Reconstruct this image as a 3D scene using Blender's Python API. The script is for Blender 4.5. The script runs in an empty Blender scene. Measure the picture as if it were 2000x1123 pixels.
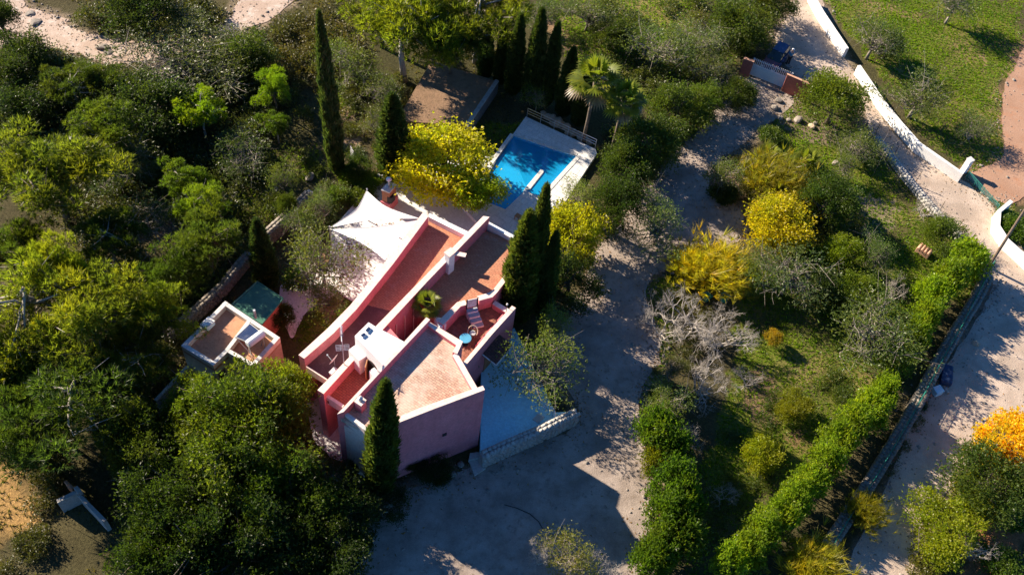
import bpy, bmesh, math, random
import numpy as np
from mathutils import Vector, Matrix, noise as mnoise

random.seed(7)
RNG = np.random.default_rng(7)
C = bpy.context.scene.collection
D = bpy.data

# ------------------------------------------------------------------ camera
F_PX, NAD, CAM_H = 1900.0, (790.0, 2000.0), 58.0
CX, CY = 1000.0, 561.5
g = np.array([NAD[0] - CX, -(NAD[1] - CY), -F_PX]); g /= np.linalg.norm(g)
up_ = -g
yw = np.array([0, 0, -1.0]) - up_ * np.dot([0, 0, -1.0], up_); yw /= np.linalg.norm(yw)
xw = np.cross(yw, up_)
RW = np.stack([xw, yw, up_])
cam_d = D.cameras.new('camera'); cam = D.objects.new('camera', cam_d); C.objects.link(cam)
m4 = Matrix.Identity(4)
for i in range(3):
    for j in range(3): m4[i][j] = RW[i][j]
m4[2][3] = CAM_H
cam.matrix_world = m4
cam_d.sensor_width = 36.0; cam_d.lens = 36.0 * F_PX / 2000.0
cam_d.clip_start = 0.5; cam_d.clip_end = 3000
bpy.context.scene.camera = cam

# ------------------------------------------------------------------ light
SUN_AZ, SUN_EL = math.radians(-25), math.radians(28.5)      # heading of the shadows, height of the sun
sc = bpy.context.scene
w = D.worlds.new('World'); sc.world = w; w.use_nodes = True
wn = w.node_tree.nodes; wl = w.node_tree.links
sky = wn.new('ShaderNodeTexSky'); sky.sky_type = 'NISHITA'; sky.sun_disc = False
sky.sun_elevation = SUN_EL
sdir = Vector((-math.cos(SUN_AZ), -math.sin(SUN_AZ), 0))    # towards the sun
sky.sun_rotation = math.atan2(sdir.x, sdir.y)
sky.air_density = 0.6; sky.dust_density = 0.1; sky.ozone_density = 5.0
wn['Background'].inputs['Strength'].default_value = 0.075
tint = wn.new('ShaderNodeMix'); tint.data_type = 'RGBA'; tint.blend_type = 'MULTIPLY'; tint.inputs[0].default_value = 1.0
tint.inputs[7].default_value = (0.46, 0.82, 1.02, 1)          # the photograph's cool white balance
wl.new(sky.outputs[0], tint.inputs[6]); wl.new(tint.outputs[2], wn['Background'].inputs['Color'])
sl = D.lights.new('sun', 'SUN'); so = D.objects.new('sun', sl); C.objects.link(so)
sl.energy = 5.0; sl.angle = math.radians(0.5); sl.color = (1.0, 0.86, 0.68)
dv = Vector((math.cos(SUN_AZ) * math.cos(SUN_EL), math.sin(SUN_AZ) * math.cos(SUN_EL), -math.sin(SUN_EL)))
so.rotation_euler = dv.to_track_quat('-Z', 'Y').to_euler(); so.location = (-60, 60, 60)
vs = sc.view_settings
vs.view_transform = 'Standard'; vs.look = 'None'; vs.gamma = 1.0; vs.use_curve_mapping = False
vs.exposure = 1.4

# ------------------------------------------------------------------ pixel <-> place
def U(px, py, z=0.0):
    d = RW @ np.array([px - CX, -(py - CY), -F_PX]); t = (z - CAM_H) / d[2]
    return Vector((d[0] * t, d[1] * t, z))
def PR(p):
    c = RW.T @ (np.array(p, float) - np.array([0, 0, CAM_H])); return CX + F_PX * c[0] / -c[2], CY - F_PX * c[1] / -c[2]
def UD(px, py, z=0.0): return (U(px, py, z) - Vector((0, 0, CAM_H))).length
def zm(x0, y0, s): return lambda x, y: (x0 + x / s, y0 + y / s)
z1 = zm(560, 380, 4.3196); z2 = zm(560, 600, 3.7435); z3 = zm(820, 380, 4.318); z4 = zm(820, 560, 3.1206)
z5 = zm(300, 520, 4.011); z6 = zm(620, 180, 3.448); zF = zm(660, 600, 5.614); zS = zm(580, 640, 5.105)
zW = zm(660, 600, 9.356); zT = zm(860, 570, 8.64); zG = zm(1420, 50, 7.485)
def P2(p, z): v = U(p[0], p[1], z); return (v.x, v.y)
def ray_plane(px, py, a, b):
    """where the view ray meets the upright plane through ground points a and b"""
    d = RW @ np.array([px - CX, -(py - CY), -F_PX])
    n = np.array([b[1] - a[1], a[0] - b[0]])
    t = (n[0] * a[0] + n[1] * a[1]) / (n[0] * d[0] + n[1] * d[1])
    return Vector((d[0] * t, d[1] * t, CAM_H + d[2] * t))

# ------------------------------------------------------------------ materials
def new_mat(name):
    m = D.materials.new(name); m.use_nodes = True
    return m, m.node_tree.nodes, m.node_tree.links, m.node_tree.nodes['Principled BSDF']
def rgb(c): return (c[0], c[1], c[2], 1.0)
def nz(n, l, scale, detail=4, rough=0.6, vec=None):
    t = n.new('ShaderNodeTexNoise'); t.inputs['Scale'].default_value = scale
    t.inputs['Detail'].default_value = detail; t.inputs['Roughness'].default_value = rough
    l.new(vec, t.inputs['Vector']); return t.outputs['Fac']
def ramp(n, l, fac, stops):
    r = n.new('ShaderNodeValToRGB'); l.new(fac, r.inputs['Fac'])
    e = r.color_ramp.elements
    e[0].position, e[0].color = stops[0][0], rgb(stops[0][1])
    e[1].position, e[1].color = stops[-1][0], rgb(stops[-1][1])
    for p, c in stops[1:-1]:
        k = e.new(p); k.color = rgb(c)
    return r.outputs['Color']
def mixc(n, l, mode, fac, a, b):
    x = n.new('ShaderNodeMix'); x.data_type = 'RGBA'; x.blend_type = mode
    if isinstance(fac, (int, float)): x.inputs[0].default_value = fac
    else: l.new(fac, x.inputs[0])
    for s, v in ((6, a), (7, b)):
        if isinstance(v, tuple): x.inputs[s].default_value = rgb(v)
        else: l.new(v, x.inputs[s])
    return x.outputs[2]
def bump(n, l, bsdf, h, strength=0.4, dist=0.05):
    b = n.new('ShaderNodeBump'); b.inputs['Strength'].default_value = strength; b.inputs['Distance'].default_value = dist
    l.new(h, b.inputs['Height']); l.new(b.outputs[0], bsdf.inputs['Normal'])
def pos(n):
    gm = n.new('ShaderNodeNewGeometry'); return gm.outputs['Position']
MATS = {}
def noisy(name, c1, c2, s1=0.6, s2=9.0, rough=0.9, bmp=0.3, bd=0.03, c3=None, metal=0.0, spec=0.2, lo=0.3, hi=0.7):
    """plain surface: two tones blended by broad noise, a fine grain, optional stain tone"""
    if name in MATS: return MATS[name]
    m, n, l, b = new_mat(name); v = pos(n)
    big = nz(n, l, s1, 5, 0.65, v); fine = nz(n, l, s2, 4, 0.7, v)
    col = ramp(n, l, big, [(lo, c1), (hi, c2)])
    gr = ramp(n, l, fine, [(0.25, (0.72, 0.72, 0.72)), (0.75, (1.18, 1.18, 1.18))])
    col = mixc(n, l, 'MULTIPLY', 0.8, col, gr)
    if c3:
        st = nz(n, l, s1 * 3.1, 6, 0.75, v)
        f = ramp(n, l, st, [(0.52, (0, 0, 0)), (0.68, (1, 1, 1))])
        col = mixc(n, l, 'MIX', f, col, c3)
    l.new(col, b.inputs['Base Color']); b.inputs['Roughness'].default_value = rough
    b.inputs['Metallic'].default_value = metal; b.inputs['Specular IOR Level'].default_value = spec
    if bmp: bump(n, l, b, fine, bmp, bd)
    MATS[name] = m; return m
def plain(name, c, rough=0.6, metal=0.0, spec=0.4):
    return noisy(name, tuple(x * .92 for x in c), tuple(min(1, x * 1.06) for x in c), 1.5, 25, rough, 0.1, 0.01, None, metal, spec)

PINK = noisy('pink_render', (0.64, 0.19, 0.21), (0.72, 0.25, 0.27), 0.5, 6, 0.92, 0.25, 0.02, (0.54, 0.19, 0.20))
def streak(m, amt=0.84):
    n, l = m.node_tree.nodes, m.node_tree.links; b = n['Principled BSDF']; src = b.inputs['Base Color'].links[0].from_socket
    mp = n.new('ShaderNodeMapping'); mp.inputs['Scale'].default_value = (1.1, 1.1, 0.2); l.new(pos(n), mp.inputs['Vector'])
    f = nz(n, l, 1.0, 5, 0.7, mp.outputs[0]); c = ramp(n, l, f, [(0.30, (amt, amt * .96, amt * .95)), (0.66, (1, 1, 1))])
    l.new(mixc(n, l, 'MULTIPLY', 1.0, src, c), b.inputs['Base Color'])
streak(PINK)
PINKC = noisy('pale_pink_coping', (0.78, 0.58, 0.50), (0.84, 0.68, 0.60), 0.8, 7, 0.9, 0.25, 0.02, (0.70, 0.47, 0.40))
WHITE = noisy('white_render', (0.72, 0.71, 0.69), (0.82, 0.81, 0.79), 0.7, 8, 0.9, 0.2, 0.02)
CREAM = noisy('cream_render', (0.58, 0.52, 0.42), (0.70, 0.64, 0.54), 0.7, 6, 0.9, 0.25, 0.02, (0.46, 0.42, 0.36))
COPING = noisy('weathered_white_coping', (0.58, 0.57, 0.54), (0.72, 0.71, 0.68), 1.4, 8, 0.9, 0.3, 0.02, (0.40, 0.39, 0.36))
SALMON = noisy('salmon_render', (0.60, 0.30, 0.20), (0.70, 0.37, 0.26), 0.6, 6, 0.9, 0.25, 0.02)
REDW = noisy('brick_red_render', (0.42, 0.13, 0.09), (0.50, 0.17, 0.12), 0.8, 7, 0.9, 0.25, 0.02, (0.36, 0.12, 0.09))

def tile_mat(name, c1, c2, mortar, ang, tw=0.31, th=0.155, wear=None, wear_lo=0.5, wear_hi=0.66, mix=0.7):
    m, n, l, b = new_mat(name); v = pos(n)
    mp = n.new('ShaderNodeMapping'); mp.inputs['Rotation'].default_value = (0, 0, -ang); l.new(v, mp.inputs['Vector'])
    br = n.new('ShaderNodeTexBrick'); br.inputs['Scale'].default_value = 1.0
    br.inputs['Brick Width'].default_value = tw; br.inputs['Row Height'].default_value = th
    br.inputs['Mortar Size'].default_value = 0.014; br.inputs['Mortar Smooth'].default_value = 0.3
    br.inputs['Color1'].default_value = rgb(c1); br.inputs['Color2'].default_value = rgb(c2)
    br.inputs['Mortar'].default_value = rgb(mortar); l.new(mp.outputs[0], br.inputs['Vector'])
    big = nz(n, l, 0.45, 6, 0.7, v); fine = nz(n, l, 7, 4, 0.7, v)
    col = mixc(n, l, 'MULTIPLY', 0.8, br.outputs['Color'], ramp(n, l, fine, [(0.2, (0.65, 0.65, 0.65)), (0.8, (1.25, 1.25, 1.25))]))
    if wear:
        f = ramp(n, l, big, [(wear_lo, (0, 0, 0)), (wear_hi, (mix, mix, mix))])
        col = mixc(n, l, 'MIX', f, col, wear)
    l.new(col, b.inputs['Base Color']); b.inputs['Roughness'].default_value = 0.85
    b.inputs['Specular IOR Level'].default_value = 0.2
    iv = n.new('ShaderNodeMath'); iv.operation = 'SUBTRACT'; iv.inputs[0].default_value = 1.0; l.new(br.outputs['Fac'], iv.inputs[1])
    bump(n, l, b, iv.outputs[0], 0.7, 0.03)
    MATS[name] = m; return m
HA = math.radians(-27.0)
TILE_F = tile_mat('worn_orange_roof_tiles', (0.46, 0.27, 0.19), (0.62, 0.42, 0.30), (0.22, 0.14, 0.115), HA, wear=(0.66, 0.55, 0.46), wear_lo=0.42, wear_hi=0.62, mix=0.65)
TILE_R = tile_mat('terracotta_roof_tiles', (0.48, 0.20, 0.115), (0.56, 0.26, 0.15), (0.32, 0.15, 0.10), HA, wear=(0.52, 0.38, 0.32), wear_lo=0.56, wear_hi=0.7, mix=0.55)
TILE_P = tile_mat('small_red_roof_tiles', (0.38, 0.12, 0.08), (0.45, 0.16, 0.10), (0.18, 0.07, 0.06), HA)
TILE_T = tile_mat('brown_terrace_tiles', (0.24, 0.10, 0.07), (0.32, 0.14, 0.09), (0.16, 0.08, 0.06), HA, 0.33, 0.33, wear=(0.36, 0.26, 0.22), wear_lo=0.55, wear_hi=0.72, mix=0.5)
MEMBRANE = noisy('dark_maroon_roof_felt', (0.13, 0.06, 0.06), (0.19, 0.09, 0.08), 0.7, 10, 0.8, 0.2, 0.01, (0.22, 0.12, 0.11))
SMALLROOF = noisy('sandy_terracotta_roof', (0.48, 0.23, 0.13), (0.58, 0.31, 0.19), 0.9, 9, 0.9, 0.3, 0.02, (0.36, 0.17, 0.11))
GREENROOF = noisy('green_felt_roof', (0.05, 0.16, 0.11), (0.075, 0.21, 0.145), 0.9, 9, 0.75, 0.2, 0.01, (0.04, 0.12, 0.09))
ROADG = noisy('pale_dusty_road', (0.36, 0.285, 0.225), (0.52, 0.42, 0.34), 0.4, 12, 0.95, 0.8, 0.05, (0.40, 0.30, 0.235), lo=0.36, hi=0.62)
GRAVEL = noisy('pinkish_gravel', (0.25, 0.20, 0.165), (0.40, 0.33, 0.28), 0.45, 14, 0.95, 0.8, 0.05, (0.22, 0.175, 0.14), lo=0.36, hi=0.62)
TRACK = noisy('pale_stony_track', (0.40, 0.29, 0.22), (0.52, 0.41, 0.34), 0.3, 8, 0.95, 0.7, 0.05, (0.58, 0.52, 0.46))
REDDIRT = noisy('red_dirt', (0.32, 0.185, 0.12), (0.42, 0.26, 0.18), 0.3, 9, 0.95, 0.6, 0.04, (0.38, 0.19, 0.11))
MULCH = noisy('brown_mulch', (0.20, 0.125, 0.075), (0.28, 0.18, 0.115), 0.6, 7, 0.95, 0.8, 0.05, (0.15, 0.10, 0.06))
TERRP = noisy('blue_skylight_terrace', (0.38, 0.76, 0.88), (0.46, 0.84, 0.93), 0.6, 7, 0.8, 0.2, 0.02, (0.34, 0.66, 0.76))  # white paving, with the blue of its skylit shade put into the colour
PAVING = noisy('white_paving', (0.66, 0.65, 0.64), (0.76, 0.75, 0.74), 0.5, 6, 0.85, 0.2, 0.02, (0.60, 0.58, 0.57))
DECKP = tile_mat('pale_deck_slabs', (0.68, 0.67, 0.65), (0.74, 0.73, 0.71), (0.52, 0.51, 0.50), HA, 0.6, 0.6)
CONC = noisy('grey_concrete', (0.30, 0.28, 0.26), (0.40, 0.38, 0.35), 0.9, 8, 0.95, 0.4, 0.03, (0.24, 0.22, 0.20))
STONE = noisy('limestone', (0.19, 0.165, 0.14), (0.32, 0.285, 0.245), 0.9, 5, 0.95, 0.6, 0.04, (0.17, 0.13, 0.10))
STONEW = noisy('whitewashed_stone', (0.36, 0.345, 0.32), (0.52, 0.50, 0.46), 1.2, 6, 0.95, 0.6, 0.04, (0.32, 0.30, 0.28))
ROCK = noisy('ochre_rock', (0.34, 0.26, 0.18), (0.50, 0.42, 0.33), 1.2, 7, 0.95, 0.8, 0.06, (0.42, 0.25, 0.14))
BARK = noisy('brown_bark', (0.11, 0.085, 0.065), (0.19, 0.155, 0.12), 2, 12, 0.95, 0.6, 0.03)
BARKM = noisy('grey_brown_bark', (0.20, 0.17, 0.14), (0.30, 0.265, 0.225), 2, 12, 0.95, 0.5, 0.03)
BARKP = noisy('pale_grey_bark', (0.34, 0.30, 0.26), (0.46, 0.42, 0.37), 2, 12, 0.95, 0.5, 0.03)
WOOD = noisy('orange_brown_wood', (0.36, 0.17, 0.08), (0.44, 0.23, 0.11), 2, 16, 0.7, 0.2, 0.01)
POLEW = noisy('weathered_pole_wood', (0.20, 0.14, 0.10), (0.27, 0.20, 0.15), 2, 16, 0.85, 0.3, 0.01)
STEEL = plain('brushed_steel', (0.55, 0.56, 0.58), 0.35, 0.9)
GALV = plain('galvanised_metal', (0.50, 0.52, 0.54), 0.5, 0.6)
WPAINT = plain('white_paint', (0.78, 0.78, 0.77), 0.45)
BPAINT = plain('light_blue_grey_paint', (0.52, 0.72, 0.80), 0.4)
BLACK = plain('black_plastic', (0.02, 0.02, 0.022), 0.5)
DARKR = plain('dark_recess', (0.03, 0.025, 0.025), 0.7)
TERRAC = noisy('terracotta', (0.48, 0.26, 0.17), (0.56, 0.33, 0.23), 1.2, 8, 0.85, 0.3, 0.02)
BRICKR = noisy('fired_brick', (0.36, 0.17, 0.10), (0.44, 0.22, 0.13), 2.0, 10, 0.9, 0.4, 0.02)
TEAL = plain('teal_plastic', (0.03, 0.33, 0.27), 0.4)
BLUEP = plain('blue_plastic', (0.10, 0.36, 0.55), 0.35)
TARP = noisy('dark_blue_tarpaulin', (0.015, 0.03, 0.075), (0.03, 0.055, 0.12), 1.5, 10, 0.5, 0.4, 0.02)
PVGLASS = plain('dark_blue_solar_glass', (0.02, 0.035, 0.09), 0.12, 0.0, 0.6)
GLASS = plain('dark_window_glass', (0.02, 0.03, 0.03), 0.08, 0.0, 0.7)
GREENM = plain('green_fence_paint', (0.02, 0.20, 0.15), 0.5)
CANOPY = tile_mat('dark_canopy_tiles', (0.10, 0.05, 0.045), (0.14, 0.07, 0.06), (0.05, 0.03, 0.03), HA, 0.3, 0.2)
def sail_mat():
    m, n, l, b = new_mat('white_sail_cloth'); v = pos(n)
    f = nz(n, l, 1.2, 4, 0.6, v)
    col = ramp(n, l, f, [(0.3, (0.60, 0.60, 0.60)), (0.7, (0.70, 0.70, 0.70))])
    l.new(col, b.inputs['Base Color']); b.inputs['Roughness'].default_value = 0.8
    tr = n.new('ShaderNodeBsdfTranslucent'); l.new(col, tr.inputs['Color'])
    mx = n.new('ShaderNodeMixShader'); mx.inputs[0].default_value = 0.25
    l.new(b.outputs[0], mx.inputs[1]); l.new(tr.outputs[0], mx.inputs[2]); l.new(mx.outputs[0], n['Material Output'].inputs['Surface'])
    return m
SAIL = sail_mat()
def pool_mats():
    m, n, l, b = new_mat('blue_pool_mosaic'); v = pos(n)
    vo = n.new('ShaderNodeTexVoronoi'); vo.feature = 'DISTANCE_TO_EDGE'; vo.inputs['Scale'].default_value = 3.2; l.new(v, vo.inputs['Vector'])
    br = n.new('ShaderNodeTexBrick'); br.offset = 0.0
    mp = n.new('ShaderNodeMapping'); mp.inputs['Rotation'].default_value = (0, 0, math.radians(15)); l.new(v, mp.inputs['Vector'])
    l.new(mp.outputs[0], br.inputs['Vector']); br.inputs['Scale'].default_value = 1
    br.inputs['Brick Width'].default_value = 0.25; br.inputs['Row Height'].default_value = 0.25; br.inputs['Mortar Size'].default_value = 0.008
    br.inputs['Color1'].default_value = (0.30, 0.62, 0.80, 1); br.inputs['Color2'].default_value = (0.36, 0.68, 0.86, 1); br.inputs['Mortar'].default_value = (0.5, 0.62, 0.7, 1)
    l.new(br.outputs['Color'], b.inputs['Base Color']); b.inputs['Roughness'].default_value = 0.4
    w_, n, l, b = new_mat('pool_water'); v = pos(n)
    n.remove(b)
    tr = n.new('ShaderNodeBsdfTransparent'); tr.inputs['Color'].default_value = (0.30, 0.84, 1.0, 1)
    gl = n.new('ShaderNodeBsdfGlossy'); gl.inputs['Roughness'].default_value = 0.03
    fr = n.new('ShaderNodeFresnel'); fr.inputs['IOR'].default_value = 1.33
    f = nz(n, l, 2.2, 3, 0.5, v)
    bp = n.new('ShaderNodeBump'); bp.inputs['Strength'].default_value = 0.25; bp.inputs['Distance'].default_value = 0.05
    l.new(f, bp.inputs['Height']); l.new(bp.outputs[0], gl.inputs['Normal']); l.new(bp.outputs[0], fr.inputs['Normal'])
    df = n.new('ShaderNodeBsdfDiffuse'); df.inputs['Color'].default_value = (0.01, 0.42, 0.85, 1); m0 = n.new('ShaderNodeMixShader'); m0.inputs[0].default_value = 0.6
    l.new(tr.outputs[0], m0.inputs[1]); l.new(df.outputs[0], m0.inputs[2])
    mx = n.new('ShaderNodeMixShader'); l.new(fr.outputs[0], mx.inputs[0]); l.new(m0.outputs[0], mx.inputs[1]); l.new(gl.outputs[0], mx.inputs[2])
    l.new(mx.outputs[0], n['Material Output'].inputs['Surface'])
    return m, w_
MOSAIC, WATER = pool_mats()

def leaf_mat(name, c, trans=0.3, var=0.38, rough=0.42, spec=0.45, warm=None):
    """leaves: base tone x object tint, varied leaf by leaf; some light comes through"""
    m, n, l, b = new_mat(name)
    gm = n.new('ShaderNodeNewGeometry'); oi = n.new('ShaderNodeObjectInfo')
    col = mixc(n, l, 'MULTIPLY', 1.0, oi.outputs['Color'], c)
    r = ramp(n, l, gm.outputs['Random Per Island'], [(0.0, (1 - var, 1 - var, 1 - var)), (1.0, (1 + var, 1 + var, 1 + var))])
    col = mixc(n, l, 'MULTIPLY', 1.0, col, r)
    at = n.new('ShaderNodeAttribute'); at.attribute_name = 'clump'
    wm = warm or (1.35, 1.12, 0.7)
    r2 = ramp(n, l, at.outputs['Fac'], [(0.0, (0.72, 0.85, 0.95)), (0.55, (1, 1, 1)), (1.0, wm)])
    col = mixc(n, l, 'MULTIPLY', 1.0, col, r2)
    l.new(col, b.inputs['Base Color']); b.inputs['Roughness'].default_value = rough; b.inputs['Specular IOR Level'].default_value = spec
    glow = mixc(n, l, 'MULTIPLY', 1.0, col, (1.7, 1.8, 0.8))          # light passing through a leaf comes out yellower
    tr = n.new('ShaderNodeBsdfTranslucent'); l.new(glow, tr.inputs['Color'])
    mx = n.new('ShaderNodeMixShader'); mx.inputs[0].default_value = min(.6, trans + .18)
    l.new(b.outputs[0], mx.inputs[1]); l.new(tr.outputs[0], mx.inputs[2]); l.new(mx.outputs[0], n['Material Output'].inputs['Surface'])
    return m
L_PINE = leaf_mat('pine_needles', (0.125, 0.15, 0.02), 0.4)
L_BROAD = leaf_mat('broad_leaves', (0.07, 0.095, 0.018), 0.35, spec=0.3)
L_HEDGE = leaf_mat('hedge_leaves', (0.10, 0.15, 0.016), 0.35)
L_OLIVE = leaf_mat('olive_leaves', (0.125, 0.135, 0.05), 0.3)
L_CYP = leaf_mat('cypress_scales', (0.055, 0.078, 0.02), 0.2)
L_MIM = leaf_mat('yellow_mimosa_leaves', (0.42, 0.385, 0.010), 0.4, 0.45, warm=(1.25, 1.1, 0.8))
L_GOLD = leaf_mat('golden_autumn_leaves', (0.60, 0.40, 0.015), 0.35, 0.4)
L_WISP = leaf_mat('wispy_broom_stems', (0.20, 0.20, 0.022), 0.35)
L_PALM = leaf_mat('palm_fronds', (0.115, 0.14, 0.022), 0.3)
L_SCRUB = leaf_mat('scrub_twigs', (0.08, 0.088, 0.03), 0.25)
L_DEADP = leaf_mat('dead_palm_fronds', (0.24, 0.15, 0.08), 0.2)
L_GRASS = leaf_mat('grass_blades', (0.095, 0.155, 0.012), 0.4, 0.45)

# ------------------------------------------------------------------ mesh helpers
def raw_mesh(name, V, F, mat=None, clump=None, smooth=False):
    V = np.asarray(V, np.float32); F = np.asarray(F, np.int32)
    me = D.meshes.new(name); k = F.shape[1]
    me.vertices.add(len(V)); me.vertices.foreach_set('co', V.ravel())
    me.loops.add(F.size); me.loops.foreach_set('vertex_index', F.ravel())
    me.polygons.add(len(F)); me.polygons.foreach_set('loop_start', np.arange(0, F.size, k, dtype=np.int32))
    me.polygons.foreach_set('loop_total', np.full(len(F), k, np.int32))
    if smooth: me.polygons.foreach_set('use_smooth', np.ones(len(F), bool))
    if clump is not None:
        a = me.attributes.new('clump', 'FLOAT', 'FACE'); a.data.foreach_set('value', np.asarray(clump, np.float32))
    me.update(calc_edges=True)
    if mat: me.materials.append(mat)
    return me
def link(name, data, parent=None, loc=None):
    o = D.objects.new(name, data); C.objects.link(o)
    if parent: o.parent = parent
    if loc is not None: o.location = loc
    return o
def tag(o, label=None, cat=None, group=None, kind=None):
    if label: o['label'] = label
    if cat: o['category'] = cat
    if group: o['group'] = group
    if kind: o['kind'] = kind
    return o
def thing(name, label, cat, loc, group=None):
    o = link(name, None, None, loc); o.empty_display_size = 0.3
    return tag(o, label, cat, group)
def world_loc(o):
    v = Vector((0, 0, 0))
    while o: v += o.location; o = o.parent
    return v
class MB:
    def __init__(s): s.v = []; s.f = []
    def add(s, vs, fs):
        b = len(s.v); s.v += [tuple(p) for p in vs]; s.f += [tuple(i + b for i in q) for q in fs]; return s
    def prism(s, xy, zt, zb, taper=0.0):
        """upright solid on an outline; zt may be a list of heights; taper pushes the foot outward"""
        area = sum(xy[i][0] * xy[(i + 1) % len(xy)][1] - xy[(i + 1) % len(xy)][0] * xy[i][1] for i in range(len(xy)))
        zts = list(zt) if isinstance(zt, (list, tuple)) else [zt] * len(xy)
        if area < 0: xy = xy[::-1]; zts = zts[::-1]
        n = len(xy); cx = sum(p[0] for p in xy) / n; cy = sum(p[1] for p in xy) / n
        top = [(p[0], p[1], z) for p, z in zip(xy, zts)]
        bot = [(p[0] + (p[0] - cx) * taper, p[1] + (p[1] - cy) * taper, zb) for p in xy]
        return s.add(top + bot, [tuple(range(n)), tuple(range(2 * n - 1, n - 1, -1))] +
                     [(i, n + i, n + (i + 1) % n, (i + 1) % n) for i in range(n)])
    def box(s, c, size, rz=0.0, tilt=None):
        M = Matrix.Rotation(rz, 3, 'Z')
        if tilt: M = M @ tilt
        P = [Vector(c) + M @ Vector((x * size[0] / 2, y * size[1] / 2, z * size[2] / 2)) for x in (-1, 1) for y in (-1, 1) for z in (-1, 1)]
        return s.add(P, [(0, 1, 3, 2), (4, 6, 7, 5), (0, 4, 5, 1), (2, 3, 7, 6), (0, 2, 6, 4), (1, 5, 7, 3)])
    def tube(s, pts, radii, k=6, caps=True):
        pts = [Vector(p) for p in pts]
        if isinstance(radii, (int, float)): radii = [radii] * len(pts)
        vs = []; fs = []
        for i, p in enumerate(pts):
            d = (pts[min(i + 1, len(pts) - 1)] - pts[max(i - 1, 0)])
            d = d.normalized() if d.length > 1e-9 else Vector((0, 0, 1))
            a = d.orthogonal().normalized() if abs(d.z) > 0.99 else d.cross(Vector((0, 0, 1))).normalized(); b = d.cross(a)
            for j in range(k):
                t = 2 * math.pi * j / k; vs.append(p + (a * math.cos(t) + b * math.sin(t)) * radii[i])
        for i in range(len(pts) - 1):
            for j in range(k): fs.append((i * k + j, i * k + (j + 1) % k, (i + 1) * k + (j + 1) % k, (i + 1) * k + j))
        if caps: fs.append(tuple(range(k))[::-1]); fs.append(tuple((len(pts) - 1) * k + j for j in range(k)))
        return s.add(vs, fs)
    def lathe(s, prof, c, k=14):
        vs = [(c[0] + r * math.cos(2 * math.pi * j / k), c[1] + r * math.sin(2 * math.pi * j / k), c[2] + z) for r, z in prof for j in range(k)]
        fs = [(i * k + j, i * k + (j + 1) % k, (i + 1) * k + (j + 1) % k, (i + 1) * k + j) for i in range(len(prof) - 1) for j in range(k)]
        fs += [tuple(range(k))[::-1], tuple((len(prof) - 1) * k + j for j in range(k))]
        return s.add(vs, fs)
    def mesh(s, name, off=(0, 0, 0)):
        me = D.meshes.new(name); o = Vector(off)
        me.from_pydata([tuple(Vector(p) - o) for p in s.v], [], s.f); me.update(); return me
    def build(s, name, mat, parent=None, bevel=0.0, smooth=False, kind=None, label=None, origin=None):
        off = world_loc(parent) if parent else Vector(origin or (0, 0, 0))
        me = s.mesh(name, off); me.materials.append(mat)
        if bevel:
            bm = bmesh.new(); bm.from_mesh(me)
            bmesh.ops.bevel(bm, geom=bm.edges[:], offset=bevel, segments=2, affect='EDGES', profile=0.6, clamp_overlap=True)
            bm.to_mesh(me); bm.free()
        if smooth:
            for p in me.polygons: p.use_smooth = True
        o = link(name, me, parent, None if parent else Vector(origin or (0, 0, 0)))
        return tag(o, label, kind=kind)
def pts(pxs, z): return [P2(p, z) for p in pxs]

# smooth closed outlines with a ragged edge
def outline(pxs, z=0.0, sub=7, jit=0.25, seed=1):
    P = [Vector(P2(p, z)) for p in pxs]; n = len(P); out = []
    for i in range(n):
        a, b, c, d = P[i - 1], P[i], P[(i + 1) % n], P[(i + 2) % n]
        for k in range(sub):
            t = k / sub
            q = 0.5 * ((2 * b) + (c - a) * t + (2 * a - 5 * b + 4 * c - d) * t * t + (3 * b - a - 3 * c + d) * t ** 3)
            nn = (c - b).normalized(); nn = Vector((-nn.y, nn.x))
            q = q + nn * (mnoise.noise(Vector((q.x * 0.9, q.y * 0.9, seed))) * jit + mnoise.noise(Vector((q.x * 3, q.y * 3, seed + 9))) * jit * 0.5)
            out.append((q.x, q.y))
    return out
def sheet(name, xy, z, mat, kind='structure'):
    bm = bmesh.new(); vs = [bm.verts.new((x, y, z)) for x, y in xy]
    f = bm.faces.new(vs); f.normal_update()
    if f.normal.z < 0: f.normal_flip()
    bmesh.ops.triangulate(bm, faces=[f], ngon_method='EAR_CLIP')
    me = D.meshes.new(name); bm.to_mesh(me); bm.free(); me.materials.append(mat)
    return tag(link(name, me), kind=kind)
def inside(poly, X, Y):
    r = np.zeros(X.shape, bool); n = len(poly); j = n - 1
    for i in range(n):
        xi, yi = poly[i]; xj, yj = poly[j]
        c = ((yi > Y) != (yj > Y)) & (X < (xj - xi) * (Y - yi) / (yj - yi + 1e-12) + xi)
        r ^= c; j = i
    return r

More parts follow.
